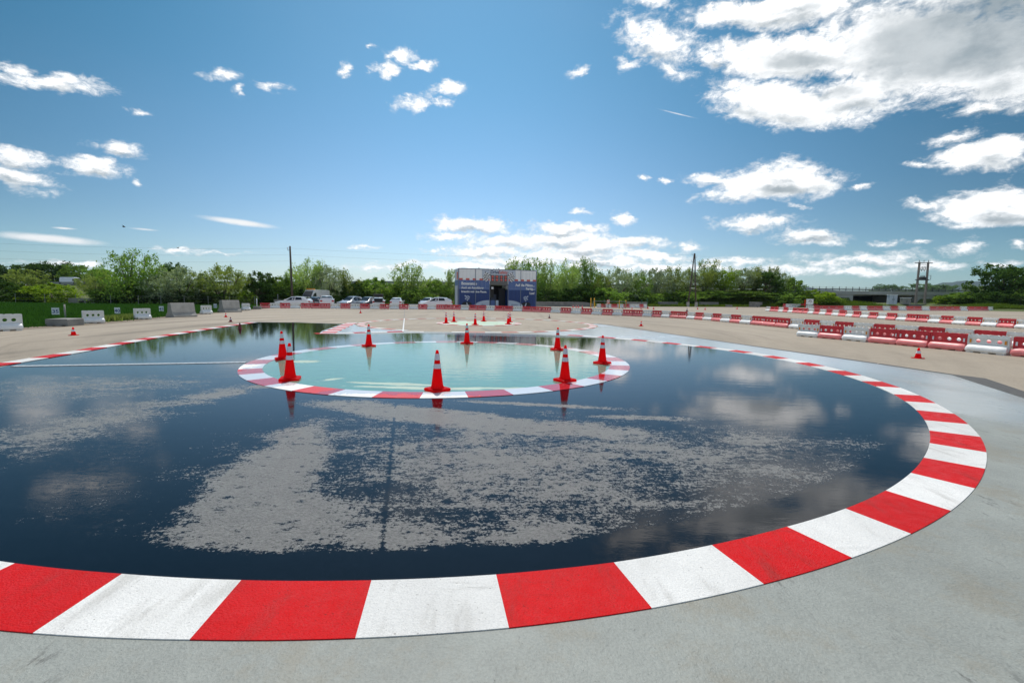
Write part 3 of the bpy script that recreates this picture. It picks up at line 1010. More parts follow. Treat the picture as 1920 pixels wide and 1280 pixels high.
# white drain channel across the lane: cover plates side by side
dr = thing('drain_channel', 'white drain cover strip lying across the left entry lane', 'drain', spot(25, 687.5))
da, db = spot(25, 687.5), spot(462, 680)
dd = db - da
nplate = 17
for i in range(nplate):
    L_ = dd.length / nplate
    b = MB().box(i * L_ + .006, (i + 1) * L_ - .006, -.085, .085, 0, .012)
    b.box(i * L_ + L_ * .42, i * L_ + L_ * .58, -.02, .02, .012, .016)
    p = b.obj('cover_plate', M_plate, dr)
dr.rotation_euler = (0, 0, math.atan2(dd.y, dd.x))
dr.location.z = .008


# ------------------------------------------------------------------ cones
def big_cone(name, label, loc, rz, group):
    t = thing(name, label, 'traffic cone', loc, rz, group)
    b = MB()
    k = .185
    c_ = .035
    sq = lambda s, z: [(-s + c_, -s, z), (s - c_, -s, z), (s, -s + c_, z), (s, s - c_, z), (s - c_, s, z), (-s + c_, s, z), (-s, s - c_, z), (-s, -s + c_, z)]
    b.loft([sq(k - .004, 0), sq(k, .008), sq(k, .034), sq(k - .012, .044)])
    b.obj('base', M_conered, t)
    prof = [(.125, .042), (.113, .075)]
    rz_ = lambda z: .105 + (.030 - .105) * (z - .10) / .60
    prof += [(rz_(z), z) for z in np.linspace(.10, .66, 10)] + [(.027, .70), (.024, .72), (.016, .727)]
    link('body', sharp(MB().lathe(prof, 28).mesh('body')), M_conered, t)
    for z0, z1 in ((.40, .485), (.55, .665)):
        link('band', sharp(MB().lathe([(rz_(z0) - .004, z0), (rz_(z0) + .0035, z0 + .001), (rz_(z1) + .0035, z1 - .001), (rz_(z1) - .004, z1)], 28).mesh('band')), M_band, t)
    return t


CONES = [((820, 733.0), 'large red cone at the near edge of the green island, closest to the viewer', .75), ((544, 712.5), 'large red cone at the left edge of the island, in front of another', .3),
         ((530.5, 674), 'large red cone at the island edge, partly behind the left cone', .55), ((691.5, 649.5), 'large red cone on the back left rim of the green island', .8),
         ((875.5, 644.5), 'large red cone on the middle of the back rim of the island', .7), ((1045, 656.5), 'large red cone on the back right rim of the green island', .5),
         ((1129, 682), 'large red cone on the far right tip of the green island', .75), ((1059, 715), 'large red cone on the right front edge of the green island', .6)]
cone0 = None
CT = random.Random(2)
for (px, py), lab, rz in CONES:
    p = spot(px, py)
    p.z = .0165
    if cone0 is None:
        cone0 = big_cone('traffic_cone', lab, p, rz, 'large cones around the near green island')
    else:
        o = tag(copies(cone0, p, rz), lab)
        o.rotation_euler = (CT.uniform(-.018, .018), CT.uniform(-.018, .018), rz)
FARC = [((836.5, 606.3), 'large banded cone standing leftmost on the pale far island'), ((851, 603.8), 'large banded cone second from left, at the back of the far island'),
        ((891, 609.3), 'large banded cone at the middle front of the pale far island'), ((907, 602.8), 'large banded cone at the middle back of the pale far island'),
        ((953, 608.4), 'large banded cone at the right front of the far island'), ((956, 604.3), 'large banded cone half hidden behind the rightmost far island cone')]
for (px, py), lab in FARC:
    p = spot(px, py)
    p.z = .0165
    o = tag(copies(cone0, p, .4, (.95, .95, .95)), lab)
    o['group'] = 'cones around the far island'


def small_cone(name, label, loc, sc, body, band, group, dark=None):
    t = thing(name, label, 'traffic cone', loc, .2, group, (sc, sc, sc))
    MB().loft([[(-s, -s, z), (s, -s, z), (s, s, z), (-s, s, z)] for s, z in ((.105, 0), (.11, .006), (.105, .02))]).obj('base', dark or body, t)
    rz_ = lambda z: .085 - .065 * z / .30
    link('body', sharp(MB().lathe([(rz_(.012), .012), (rz_(.1), .1), (rz_(.2), .2), (rz_(.285), .285), (.012, .30)], 18).mesh('body')), body, t)
    if band:
        link('band', sharp(MB().lathe([(rz_(.14) - .003, .14), (rz_(.14) + .003, .141), (rz_(.215) + .003, .214), (rz_(.215) - .003, .215)], 18).mesh('band')), M_band, t)
    return t


g_small = 'small cones scattered over the yard'
sc_band = small_cone('small_cone', 'small red cone with white band on asphalt left of the water', spot(138, 628.5), 1.08, M_conered, True, g_small)
sc_dark = small_cone('small_cone', 'dark red small cone with pale band near the left border kerb', spot(432.5, 603.6), 1.0, M_conedk, True, g_small)
sc_red = small_cone('small_cone', 'plain dark red cone standing in the water at the lane edge', spot(450, 616.2), 1.0, M_conedk, False, g_small)
for src, px, py, sc, lab in [
    (sc_band, 1721, 671.5, 1.08, 'small red cone with white band below the front barrier row at right'),
    (sc_band, 423.5, 594.6, 1.0, 'small banded cone before the second concrete jersey block'),
    (sc_band, 1202, 611.4, 1.05, 'small banded cone alone on asphalt right of the far circle'),
    (sc_dark, 1030, 596.3, 1.0, 'small dark cone behind the far circle, before the barrier row'),
    (sc_band, 676, 587.0, 1.1, 'small bright red cone before the dark green car'),
    (sc_band, 852.3, 574.0, 1.1, 'left one of two cones at the left corner of the container'),
    (sc_band, 857.0, 575.0, 1.0, 'right one of two cones at the left corner of the container'),
    (sc_band, 1074.5, 576.5, 1.5, 'leftmost of four cones right of the long concrete wall'),
    (sc_band, 1080.4, 576.8, 1.5, 'second of four cones right of the long concrete wall'),
    (sc_band, 1084.8, 577.0, 1.5, 'third of four cones right of the long concrete wall'),
    (sc_band, 1091.7, 577.8, 1.6, 'rightmost of four cones right of the long concrete wall'),
    (sc_dark, 1168, 578.8, 1.1, 'dark cone just behind the long row, left of the distant barrier group end'),
    (sc_band, 1185, 579.0, 1.2, 'small red cone below the middle of the distant white barriers'),
    (sc_band, 1202, 579.4, 1.2, 'small red cone below the right end of the distant barrier group'),
    (sc_band, 1214.8, 578.6, 1.5, 'small red cone at the foot of the leaning green pole'),
    (sc_band, 1225.5, 579.7, 1.5, 'small banded cone between green pole and first grey concrete block'),
    (sc_dark, 1288, 584.0, 1.6, 'dark cone peeking over the long row below the double wooden pole'),
    (sc_band, 1308, 579.7, 1.4, 'left one of two cones right of the double wooden pole'),
    (sc_band, 1322, 580.8, 1.4, 'right one of two cones right of the double wooden pole'),
    (sc_band, 1382, 579.4, 1.5, 'small cone alone between the second and third grey concrete blocks'),
    (sc_band, 1457.3, 578.5, 1.7, 'red cone peeking over the left end of the middle barrier row')]:
    tag(copies(src, spot(px, py), .2, (sc, sc, sc)), lab)


# ------------------------------------------------------------------ water-filled barriers
def panel_mesh():
    bm = bmesh.new()
    edges = []

    def loop(pts):
        vs = [bm.verts.new((x, -.035, z)) for x, z in pts]
        for i in range(len(vs)):
            edges.append(bm.edges.new((vs[i], vs[(i + 1) % len(vs)])))
    top = []
    for k in range(4):          # scalloped top edge
        c_ = .375 - .25 * k
        top += [(c_ + .118, .585), (c_ + .075, .60), (c_ - .075, .60), (c_ - .118, .585)]
    loop([(-.495, .10), (.495, .10), (.495, .56), (.493, .582)] + top + [(-.493, .582), (-.495, .56)])
    for cx in (-.25, 0, .25):
        loop([(cx + .074 * math.cos(a), .385 + .060 * math.sin(a)) for a in [2 * math.pi * i / 14 for i in range(14)]])
    bmesh.ops.triangle_fill(bm, use_beauty=True, edges=edges)
    ret = bmesh.ops.extrude_face_region(bm, geom=bm.faces[:])
    for v in [g for g in ret['geom'] if isinstance(g, bmesh.types.BMVert)]:
        v.co.y = .035
    # recessed rail line under the top edge
    bmesh.ops.recalc_face_normals(bm, faces=bm.faces)
    me = bpy.data.meshes.new('panel')
    bm.to_mesh(me)
    bm.free()
    return sharp(me, 40)


def foot_mesh():
    def ring(hx, hy, z, bulge=0.0):
        n = 10
        fr = [(-hx + 2 * hx * i / n, -hy - bulge * math.sin(math.pi * 4 * (i / n)) ** 2 - (.012 if 0 < i < n else -.02), z) for i in range(n + 1)]
        return fr + [(-x, -y, zz) for x, y, zz in fr]
    b = MB()
    b.loft([ring(.455, .165, .035), ring(.482, .190, .06, .006), ring(.485, .188, .11, .012), ring(.480, .172, .165, .014), ring(.470, .148, .205, .012), ring(.458, .115, .235, .006), ring(.445, .075, .255, .002), ring(.43, .03, .262)])
    for x in (-.36, 0, .36):
        b.box(x - .09, x + .09, -.17, .17, 0, .05)
    return sharp(b.mesh('foot'), 50)


def rail_mesh():
    b = MB()
    for s in (-1, 1):
        b.box(-.47, .47, min(s * .035, s * .058), max(s * .035, s * .058), .485, .515)
        for x in (-1, 1):
            b.box(min(x * .455, x * .49), max(x * .455, x * .49), min(s * .035, s * .055), max(s * .035, s * .055), .27, .56)
    return b.mesh('edge_rib')


ME_panel, ME_foot, ME_rib = panel_mesh(), foot_mesh(), rail_mesh()
ME_ref = MB().box(-.022, .022, -.006, .006, -.06, .06).mesh('reflector')


def barrier_proto(color):
    m = M_plred if color == 'red' else M_plwhite
    t = thing('water_barrier', 'proto', 'barrier')
    for nme, me in (('panel', ME_panel), ('foot', ME_foot), ('edge_rib', ME_rib)):
        link(nme, me, None, t)
    for ch in t.children:
        if not ch.data.materials:
            ch.data.materials.append(m)
        ch.material_slots[0].link = 'OBJECT'
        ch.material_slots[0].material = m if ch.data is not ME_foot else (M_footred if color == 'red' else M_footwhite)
    for x in (-.41, .41):
        for y in (-.060, .060):
            o = link('reflector', ME_ref, None, t, (x, y, .38))
            if not ME_ref.materials:
                ME_ref.materials.append(M_reflw)
            o.material_slots[0].link = 'OBJECT'
            o.material_slots[0].material = M_reflw if color == 'red' else M_reflo
    return t


PROTO = {'R': barrier_proto('red'), 'W': barrier_proto('white')}
used = set()
JIT = random.Random(8)


def place_barrier(c, p0, p1, h, label, group):
    p0, p1 = Vector(p0), Vector(p1)
    d = p1 - p0
    L_ = d.length
    mid = (p0 + p1) / 2 + Vector((JIT.gauss(0, .012), JIT.gauss(0, .02), 0))
    rz = math.atan2(d.y, d.x) + JIT.gauss(0, .018)
    sc = (L_ * .992, h / .6, h / .6)
    if c not in used:
        used.add(c)
        o = PROTO[c]
        o.location, o.rotation_euler, o.scale = mid, (0, 0, rz), sc
    else:
        o = copies(PROTO[c], mid, rz, sc)
    tag(o, label, 'barrier', group)
    return o


def row(seq, bottoms, h0, h1, zones, rowname, group, smoothness=3):
    """seq: colour and right-hand pixel; zones: (pixel limit, landmark phrase)"""
    bx, by = [b[0] for b in bottoms], [b[1] for b in bottoms]
    start = seq[0]
    pts = []
    for x in [start] + [s[1] for s in seq[1:]]:
        pts.append(spot(x, float(np.interp(x, bx, by))))
    A = np.array([(p.x, p.y) for p in pts])
    for _ in range(smoothness):          # the row is a smooth line on the ground
        B = A.copy()
        B[1:-1] = (A[:-2] + 2 * A[1:-1] + A[2:]) / 4
        A = A * .35 + B * .65
        A[0], A[-1] = B[0], B[-1]
    cnt = {}
    n = len(seq) - 1
    for i in range(n):
        c, x1 = seq[i + 1]
        x0 = seq[i][1] if i else start
        zone = next((z for lim, z in zones if (x0 + x1) / 2 < lim), zones[-1][1])
        k = cnt.get((c, zone), 0)
        cnt[(c, zone)] = k + 1
        col = 'red' if c == 'R' else 'white'
        h = h0 + (h1 - h0) * i / max(1, n - 1)
        place_barrier(c, (*A[i], 0), (*A[i + 1], 0), h, f'{ordinal(k)} {col} barrier from the left, {rowname} {zone}', group)


A_seq = [487, ('R', 506), ('W', 524.7), ('R', 544.8), ('W', 563.3), ('R', 582.3), ('R', 601), ('R', 620), ('W', 638.5), ('R', 657), ('W', 675.5), ('R', 693.8), ('W', 712), ('R', 730), ('W', 748),
         ('R', 766), ('W', 784), ('R', 801.3), ('W', 818.8), ('R', 833.8), ('R', 848.6), ('R', 863.8), ('W', 879.5), ('R', 895.3), ('R', 911.9), ('W', 928.2), ('R', 945), ('R', 962.4), ('W', 979.9),
         ('R', 997.8), ('R', 1016), ('R', 1033.6), ('W', 1052.1), ('R', 1071.7), ('W', 1091.2), ('R', 1110.7), ('W', 1130), ('R', 1149.6), ('W', 1168.2), ('R', 1186.8), ('R', 1206), ('W', 1224),
         ('R', 1241.4), ('W', 1258), ('R', 1274), ('R', 1289.5), ('W', 1304), ('R', 1320), ('W', 1336), ('R', 1353.6), ('W', 1370.9), ('R', 1391), ('W', 1410), ('R', 1433.2), ('R', 1456.4), ('R', 1481.6),
         ('W', 1508.4), ('R', 1536.8), ('W', 1567), ('R', 1600.6), ('W', 1637), ('R', 1677.6), ('W', 1722.5), ('R', 1771), ('W', 1825), ('R', 1887), ('W', 1955), ('R', 2032)]
A_bot = [(487, 578), (600, 578.3), (700, 579.3), (800, 580), (864, 580.9), (928, 582.5), (1010, 585), (1052, 586.9), (1090, 588.6), (1149, 591.2), (1206, 593.2), (1241, 594.8), (1273, 596.6), (1320, 600), (1353, 603),
         (1390, 606.3), (1432, 610), (1456, 612.6), (1481, 615), (1508, 617.4), (1567, 623), (1637, 629), (1722, 636.4), (1800, 643), (1887, 650.5), (2040, 664)]
row(A_seq, A_bot, .66, .60, [(583, 'of the long row before the white hatchback'), (660, 'of the long row before the white estate'), (735, 'of the long row before the grey cars'), (850, 'of the long row left of the container'),
                            (1010, 'of the long row before the container'), (1110, 'of the long row before the concrete wall'), (1290, 'of the long row before the distant barrier group'),
                            (1500, 'of the long row right of the double pole'), (3000, 'of the long row behind the front row')], 'part', 'barriers of the long curved row')
B_seq = [1496.5, ('W', 1537.5), ('R', 1582), ('W', 1629.3), ('R', 1683.7), ('R', 1745), ('R', 1816.5), ('W', 1896), ('R', 1996)]
B_bot = [(1496.5, 629.7), (1537.5, 633), (1582, 637), (1629, 641.3), (1683.5, 646.0), (1745, 652.3), (1816.5, 659), (1896, 666.6), (2000, 676)]
row(B_seq, B_bot, .585, .63, [(3000, 'nearest to the viewer at right')], 'front row', 'barriers of the short front row', 2)
C_seq = [1436.7, ('W', 1444.6), ('R', 1452.3), ('R', 1460.7), ('W', 1469.5), ('R', 1477.8), ('W', 1487.3), ('R', 1496.5), ('R', 1505.9), ('R', 1516), ('W', 1526.8), ('R', 1537.6), ('W', 1550), ('R', 1561.6),
         ('W', 1574), ('R', 1587.5), ('W', 1600.6), ('R', 1615.5), ('W', 1630), ('R', 1646.6), ('W', 1663.4), ('R', 1681.7), ('W', 1700.4), ('R', 1720.3), ('R', 1742.4), ('W', 1763.8), ('R', 1788), ('W', 1813.8),
         ('R', 1842.7), ('W', 1872.6), ('R', 1905), ('W', 1938), ('R', 1975)]
C_bot = [(1436.7, 583.2), (1470, 585.2), (1505, 587.3), (1550, 590.5), (1615, 595.8), (1681, 600.6), (1720, 603.1), (1742, 604.6), (1788, 607.8), (1842, 611.3), (1905, 615.4), (1980, 620.3)]
row(C_seq, C_bot, .72, .63, [(1552, 'left of the bridge'), (1690, 'below the dark bridge opening'), (3000, 'below pylon and big tree')], 'middle row', 'barriers of the middle row')
D_seq = [1511, ('W', 1525), ('R', 1539), ('R', 1553), ('R', 1566.8), ('R', 1580.7), ('W', 1595.7), ('R', 1610.5), ('W', 1625), ('R', 1639.5), ('R', 1653.9), ('W', 1668.3), ('R', 1683), ('W', 1697.5), ('R', 1711.9), ('R', 1726.7),
         ('W', 1740.9), ('R', 1756), ('R', 1769.6), ('R', 1784), ('R', 1799), ('W', 1813.2), ('R', 1827.3), ('R', 1840.3), ('R', 1853.3), ('W', 1860.5)]
D_bot = [(1500, 581.6), (1720, 582.3), (1865, 582.6)]
row(D_seq, D_bot, .84, .92, [(1640, 'before the bridge'), (1750, 'before cabinet and pylon'), (3000, 'left of the last jersey block')], 'back row', 'barriers of the back row')
E_seq = [1468.6, ('R', 1470.8), ('W', 1477.2), ('W', 1490.3), ('W', 1500.3), ('R', 1509.2), ('W', 1524.7), ('R', 1533.8)]
row(E_seq, [(1460, 576), (1540, 576.5)], .86, .86, [(3000, 'by the white sign board')], 'distant short row', 'barriers of the distant short row')
F_seq = [1119, ('W', 1126), ('R', 1133.6), ('W', 1145.8), ('R', 1157), ('W', 1169), ('R', 1180.4), ('W', 1190.4), ('W', 1200), ('R', 1205.8), ('W', 1213)]
row(F_seq, [(1110, 576.6), (1220, 577.2)], .69, .69, [(3000, 'under the yellow marker posts')], 'distant group', 'barriers of the distant group')

# white plastic barriers along the wheat field: same mould, each its own
for px, py, w, th, h, lab in [(13, 620, 1.05, .95, .72, 'white plastic barrier cut by the left picture edge'), (175, 606.3, .92, 1.0, .70, 'white plastic barrier between low concrete block and wheat, left'),
                              (268, 598.6, .90, 1.05, .70, 'white plastic barrier left of the first concrete jersey block'), (388, 588.6, .85, 1.1, .72, 'white plastic barrier between the two concrete jersey blocks'),
                              (462, 581.6, .85, 1.15, .72, 'white plastic barrier right of the second concrete jersey block')]:
    p = spot(px, py)
    d = Vector((math.cos(th), math.sin(th), 0)) * w / 2
    o = place_barrier('W', p - d, p + d, h, lab, 'white barriers along the wheat field')
    for ch in list(o.children):
        if ch.name.startswith('reflector'):
            bpy.data.objects.remove(ch)


# ------------------------------------------------------------------ concrete blocks
def jersey_mesh():
    pr = [(-.30, 0), (.30, 0), (.30, .09), (.17, .30), (.10, .84), (.085, .86), (-.085, .86), (-.10, .84), (-.17, .30), (-.30, .09)]
    b = MB()
    b.loft([[(x, y, z) for y, z in pr] for x in (-.985, -.97, .97, .985)])
    return sharp(b.mesh('body'), 30)


ME_jersey = jersey_mesh()
for px, py, L_, rz, h, lab in [(341, 594.0, 1.55, 1.12, 1.0, 'grey concrete jersey block at the field edge, larger left one'), (431, 585.0, 1.6, 1.12, 1.1, 'grey concrete jersey block at the field edge, further right one'),
                               (1886, 581.9, 4.6, -.05, 1.25, 'grey concrete jersey block at the right end of the back row')]:
    o = link('concrete_block', ME_jersey, M_concrete, None, spot(px, py))
    o.rotation_euler = (0, 0, rz)
    o.scale = (L_ / 1.97, h / .86 * (1.45 if L_ < 3 else 1.1), h / .86)
    tag(o, lab, 'concrete block', 'concrete jersey blocks')


def block(x0, x1, ytop, ybot, label, thick=.6, m=M_concrete_d, rz=0.0, slots=True, name='concrete_block'):
    a, b = spot(x0, ybot), spot(x1, ybot)
    mid = (a + b) / 2
    L_ = (b - a).length
    h = (ybot - ytop) / FOCAL * mid.y
    q = MB()
    c_ = .03
    if slots:
        q.prism([(-L_ / 2, 0), (-L_ * .22, 0), (-L_ * .20, h * .16), (-L_ * .05, h * .16), (-L_ * .03, 0), (L_ * .2, 0), (L_ * .22, h * .16), (L_ * .38, h * .16), (L_ * .40, 0), (L_ / 2, 0), (L_ / 2, h - c_), (L_ / 2 - c_, h), (-L_ / 2 + c_, h), (-L_ / 2, h - c_)], -thick / 2, thick / 2)
    else:
        q.prism([(-L_ / 2, 0), (L_ / 2, 0), (L_ / 2, h - c_), (L_ / 2 - c_, h), (-L_ / 2 + c_, h), (-L_ / 2, h - c_)], -thick / 2, thick / 2)
    o = q.obj(name, m, None, mid)
    o.rotation_euler = (0, 0, math.atan2(b.y - a.y, b.x - a.x) + rz)
    return tag(o, label, 'concrete block')


block(102, 143, 597, 610.5, 'low grey concrete block holding a thin post beside the wheat', 1.1)
block(475, 490, 574.3, 579.5, 'low grey concrete block at the left end of the long row', .9)
block(1235.5, 1269, 566, 574.6, 'grey concrete block left of the double wooden pole')
block(1312, 1345, 566.3, 575, 'grey concrete block right of the double wooden pole')
block(1405, 1428, 566.2, 575.6, 'grey concrete block with pale left end before dark bushes', 1.4, rz=.25)
block(1482, 1504, 566.3, 575.0, 'grey concrete block just left of the white sign board')
block(1177, 1212, 566, 576.0, 'grey concrete block behind the distant barrier group')
block(1591, 1620, 568.4, 576.5, 'low grey concrete slab before the bridge opening')
block(1706, 1743, 569.8, 578.5, 'low grey concrete slab below the pylon')
block(1753, 1803, 569.6, 578.0, 'low dark concrete slab right of the pylon')
block(514, 528, 561.5, 575, 'small grey concrete block behind the white hatchback bonnet')
block(689, 698, 562, 574, 'pale concrete block between dark grey car and open tailgate car', m=M_concrete)
block(1362, 1371, 571.5, 575.5, 'tiny dark concrete foot with a thin post, right of centre')
# long wall made of panels that lean together
wall = thing('concrete_wall', 'long low grey concrete wall right of the blue container', 'wall', spot(1004, 574.2))
wa, wb = spot(1004, 574.2), spot(1112, 575.2)
wall.rotation_euler = (0, 0, math.atan2(wb.y - wa.y, wb.x - wa.x))
nw = 6
Lw = (wb - wa).length / nw
for i in range(nw):
    b = MB().prism([(i * Lw + .02, 0), ((i + 1) * Lw - .02, 0), ((i + 1) * Lw - .02, .92 + .02 * (i % 2) - (.3 if i == nw - 1 else 0)), (i * Lw + .02, .92 + .02 * (i % 2))], -.2, .2)
    b.obj('wall_panel', M_concrete_d, wall)


def post(px, py, h, r, m, label, cat='post', name='post', lean=0.0, group=None, n=8):
    p = spot(px, py)
    o = MB().tube([(0, 0, 0), (lean * h, 0, h)], [r, r * .9], n).obj(name, m, None, p, True)
    return tag(o, label, cat, group)


post(123, 601, .96, .045, M_concrete, 'thin grey post rising from the low concrete block').location.z = .0
post(482, 579, 1.2, .05, M_signw, 'thin white post on the low block at the row end')
post(521.5, 574, 1.7, .04, M_rail, 'thin grey post behind the small concrete block')
for px, py, yt, m, lab, ln in [(1107.6, 577, 558.8, M_yellow, 'leftmost yellow marker post behind the concrete wall end', 0), (1115, 577, 558.6, M_yellow, 'second yellow marker post from the left, tilted', -.06),
                               (1161, 578, 563, M_yellow, 'third yellow marker post above the distant barriers', 0), (1172.6, 578, 563, M_yellow, 'rightmost yellow marker post above the distant barriers', .04),
                               (1132.6, 577, 562, M_pgreen, 'dark green pole behind the left distant barriers', .02), (1203, 577, 562, M_pgreen, 'thin green pole at the right of the distant group', 0), (1213.6, 578, 560, M_pgreen, 'leaning green pole at the right end of the distant group', -.05),
                               (1508.5, 577.3, 562, M_conered, 'thin red pole left of the white sign board', 0)]:
    d_ = spot(px, py).y
    post(px, py, (py - yt) / FOCAL * d_, .09 if m is M_yellow else .05, m, lab, 'marker post', 'marker_post', ln)
hb = MB()
ha, hb_ = spot(1113, 577.6), spot(1174, 578.5)
hh = (577.6 - 564.8) / FOCAL * ha.y
hb.tube([(ha.x, ha.y + .5, hh), (hb_.x, hb_.y + .5, hh)], .06)
hb.tube([(ha.x, ha.y + .5, 0), (ha.x, ha.y + .5, hh)], .05)
hb.tube([(hb_.x, hb_.y + .5, 0), (hb_.x, hb_.y + .5, hh)], .05)
tag(hb.obj('rail_barrier', M_rail), 'thin grey horizontal rail behind the distant barrier group', 'rail')
so = thing('warning_sign', 'small orange and white warning board above the distant barriers', 'sign', spot(1140, 577.5))
d_ = so.location.y
MB().box(-.05, .05, -.05, .05, 0, .9).obj('post', M_steel, so)
MB().box(-.26, .26, -.09, -.05, .75, 1.45).obj('board', M_orange, so)
for k in range(2):
    MB().prism([(-.26, .85 + .3 * k), (.26, 1.05 + .3 * k), (.26, 1.17 + .3 * k), (-.26, .97 + .3 * k)], -.1, -.091).obj('white_bar', M_signw, so)
sb = thing('sign_board', 'white rectangular sign board with grey scribble before the bushes', 'sign', spot(1517.5, 577.5))
d_ = sb.location.y
w_, h_ = 13 / FOCAL * d_, (577.5 - 560.6) / FOCAL * d_
MB().box(-w_ / 2, w_ / 2, -.04, .04, h_ * .4, h_).obj('board', M_signw, sb)
for x in (-1, 1):
    MB().box(x * w_ * .4 - .06, x * w_ * .4 + .06, -.06, -.041 + .1, 0, h_ * .42).obj('leg', M_rail, sb)
MB().tube([(-.3, -.06, h_ * .7), (0, -.06, h_ * .85), (.35, -.06, h_ * .8), (.2, -.06, h_ * .6)], .07).obj('drawing', M_steel, sb)


# ------------------------------------------------------------------ lettering
def text(body, size, m, parent, x, z, y=-.02, align='LEFT', name='lettering', bold=0.0, sx_=1.0):
    cu = bpy.data.curves.new('t', 'FONT')
    cu.body = body
    cu.size = size
    cu.align_x = align
    cu.offset = bold
    cu.extrude = .004
    cu.resolution_u = 3
    o = bpy.data.objects.new('t', cu)
    COL.objects.link(o)
    dg = bpy.context.evaluated_depsgraph_get()
    me = bpy.data.meshes.new_from_object(o.evaluated_get(dg))
    bpy.data.objects.remove(o)
    me.transform(Matrix.Diagonal((sx_, 1, 1, 1)))
    me.transform(Matrix.Rotation(math.pi / 2, 4, 'X'))
    me.materials.clear()
    return link(name, me, m, parent, (x, y, z))


# number plates at the field edge
for px, py, num, lab in [(105.3, 583.3, '35', 'white number plate reading 35 beside the concrete block post'), (220.8, 582.2, '40', 'white number plate reading 40 in pale weeds'),
                         (303.2, 578.8, '45', 'white number plate reading 45 left of the first jersey block'), (361.5, 574.6, '50', 'white number plate right of the first jersey block'),
                         (404, 573.4, '55', 'white number plate left of the second jersey block')]:
    base = spot(px, py + 16 * (1 if px < 150 else .8 if px < 250 else .65 if px < 350 else .5))
    base += (base.xy.normalized() * .5).to_3d()
    t = thing('number_sign', lab, 'number sign', base, math.atan2(-base.x, base.y) * .9, 'number plates along the wheat field')
    dist = base.y
    zc = EYE + (ray(px, py).z / ray(px, py).y) * dist
    hw, hh = .17, .21
    if px > 150:
        hw = .15
    MB().box(-hw, hw, -.012, .012, zc - hh, zc + hh).obj('plate', M_signw, t)
    MB().box(-.02, .02, .013, .05, 0, zc + hh * .6).obj('stake', M_steel, t)
    text(num, .30, M_signb, t, 0, zc - .11, -.014, 'CENTER', 'number', .004)

# ------------------------------------------------------------------ container building
BL = at(859.5, 560, 66.0)
bld = thing('container_building', 'two storey blue and white container building with racing print and open middle', 'building', (BL.x, BL.y, 0), R(17))
BW, BH, BD = 12.0, 5.75, 3.0
O0, O1 = 4.72, 7.44        # the open middle
Z1, ZW, ZS = 2.87, 4.10, 2.94


def bx(name, x0, x1, y0, y1, z0, z1, m, parent=bld):
    return MB().box(x0, x1, y0, y1, z0, z1).obj(name, m, parent)


for x0, x1 in ((0, O0), (O1, BW)):
    bx('lower_container', x0 + .03, x1 - .03, .05, BD, 0, Z1 - .06, M_navy)
    bx('upper_container', x0 + .03, x1 - .03, .05, BD, Z1 + .02, BH, M_wrapw)
    bx('floor_beam', x0, x1, .0, .06, Z1 - .12, Z1 + .09, M_slate)
    bx('base_beam', x0, x1, .0, .06, 0, .14, M_frame)
bx('roof_rail', 0, BW, -.02, .08, BH - .07, BH + .03, M_frame)
for x in (0.0, 2.48, 9.42, BW - .10):
    bx('corner_post', x, x + .10, -.03, .049, .0, BH - .08, M_frame)
for x in (O0 - .10, O1):
    bx('corner_post', x, x + .10, -.03, .049, .0, 3.6, M_frame)
# upper cladding, panel by panel
edges_l = np.linspace(.10, O0 - .10, 9)
edges_r = np.linspace(O1 + .10, BW - .10, 9)
for ed in (edges_l, edges_r):
    for i in range(8):
        a, b = ed[i] + .012, ed[i + 1] - .012
        flag = (ed is edges_l and i >= 6) or (ed is edges_r and i < 2)
        bx('white_panel', a, b, -.012, .05, ZW, BH - .08, M_wrapg if flag else M_wrapw)
        bx('blue_panel', a, b, -.012, .05, Z1 + .10, ZW - .004, M_slate)
        bx('navy_panel', a, b, -.012, .05, .15, Z1 - .13, M_navy)
    for i in range(5):
        L_ = (ed[-1] - ed[0])
        xx = ed[0] + (L_ - .52) * i / 4
        bx('red_dash', xx, xx + .52, -.020, -.0125, ZW, ZW + .25, M_wrapr)
# left end wall print
for z0, z1, m in ((.02, Z1, M_navy), (Z1 + .02, ZW, M_slate), (ZW, BH - .02, M_wrapg)):
    bx('end_wall', -.01, .029, .10, BD, z0, z1, m)
bx('end_print', -.03, -.011, .6, 2.6, .3, 3.3, M_wrapg)
bx('end_dash', -.03, -.011, .3, 1.3, ZW + .1, BH - .5, M_wrapr)
# header over the opening: name board, start lights, beam
bx('name_board', O0 + .02, O1 - .02, -.015, .3, 4.95, BH - .08, M_wrapg)
lb = bx('light_board', O0 + .02, O1 - .02, .02, .4, 3.98, 4.949, M_wrapg)
for i in range(4):
    cx = O0 + .36 + i * .67
    hous = bx('signal_housing', cx - .25, cx + .25, -.05, .019, 4.0, 4.90, M_steel, lb)
    for z in (4.22, 4.66):
        g = MB()
        g.loft([[(cx + r * math.cos(2 * math.pi * k / 18), y, z + r * math.sin(2 * math.pi * k / 18)) for k in range(18)] for r, y in ((.17, -.05), (.16, -.09), (.08, -.105))])
        g.obj('lens', M_lampr, lb)
    if i < 3:
        for k in range(5):
            bx('checker', cx + .29, cx + .38, -.012, .019, 4.06 + k * .17, 4.06 + k * .17 + .085, M_steel, lb)
bx('beam', O0 + .02, O1 - .02, .03, .3, 3.50, 3.975, M_inner)
bx('ceiling', O0 + .02, O1 - .02, .31, BD, 3.42, 3.49, M_inner)
bx('back_wall', O0 + .02, O1 - .02, BD - .06, BD, 0, 3.41, M_innerd)
bx('side_partition', O1 - 1.0, O1 - .02, 1.3, 1.36, 0, 3.0, M_innerd)
bx('back_door', O0 + .9, O0 + 1.75, BD - .12, BD - .061, 0, 2.1, M_frame)
bx('inner_panel', O0 + .05, O0 + 1.3, BD - .16, BD - .121, 1.6, 2.9, M_inner)
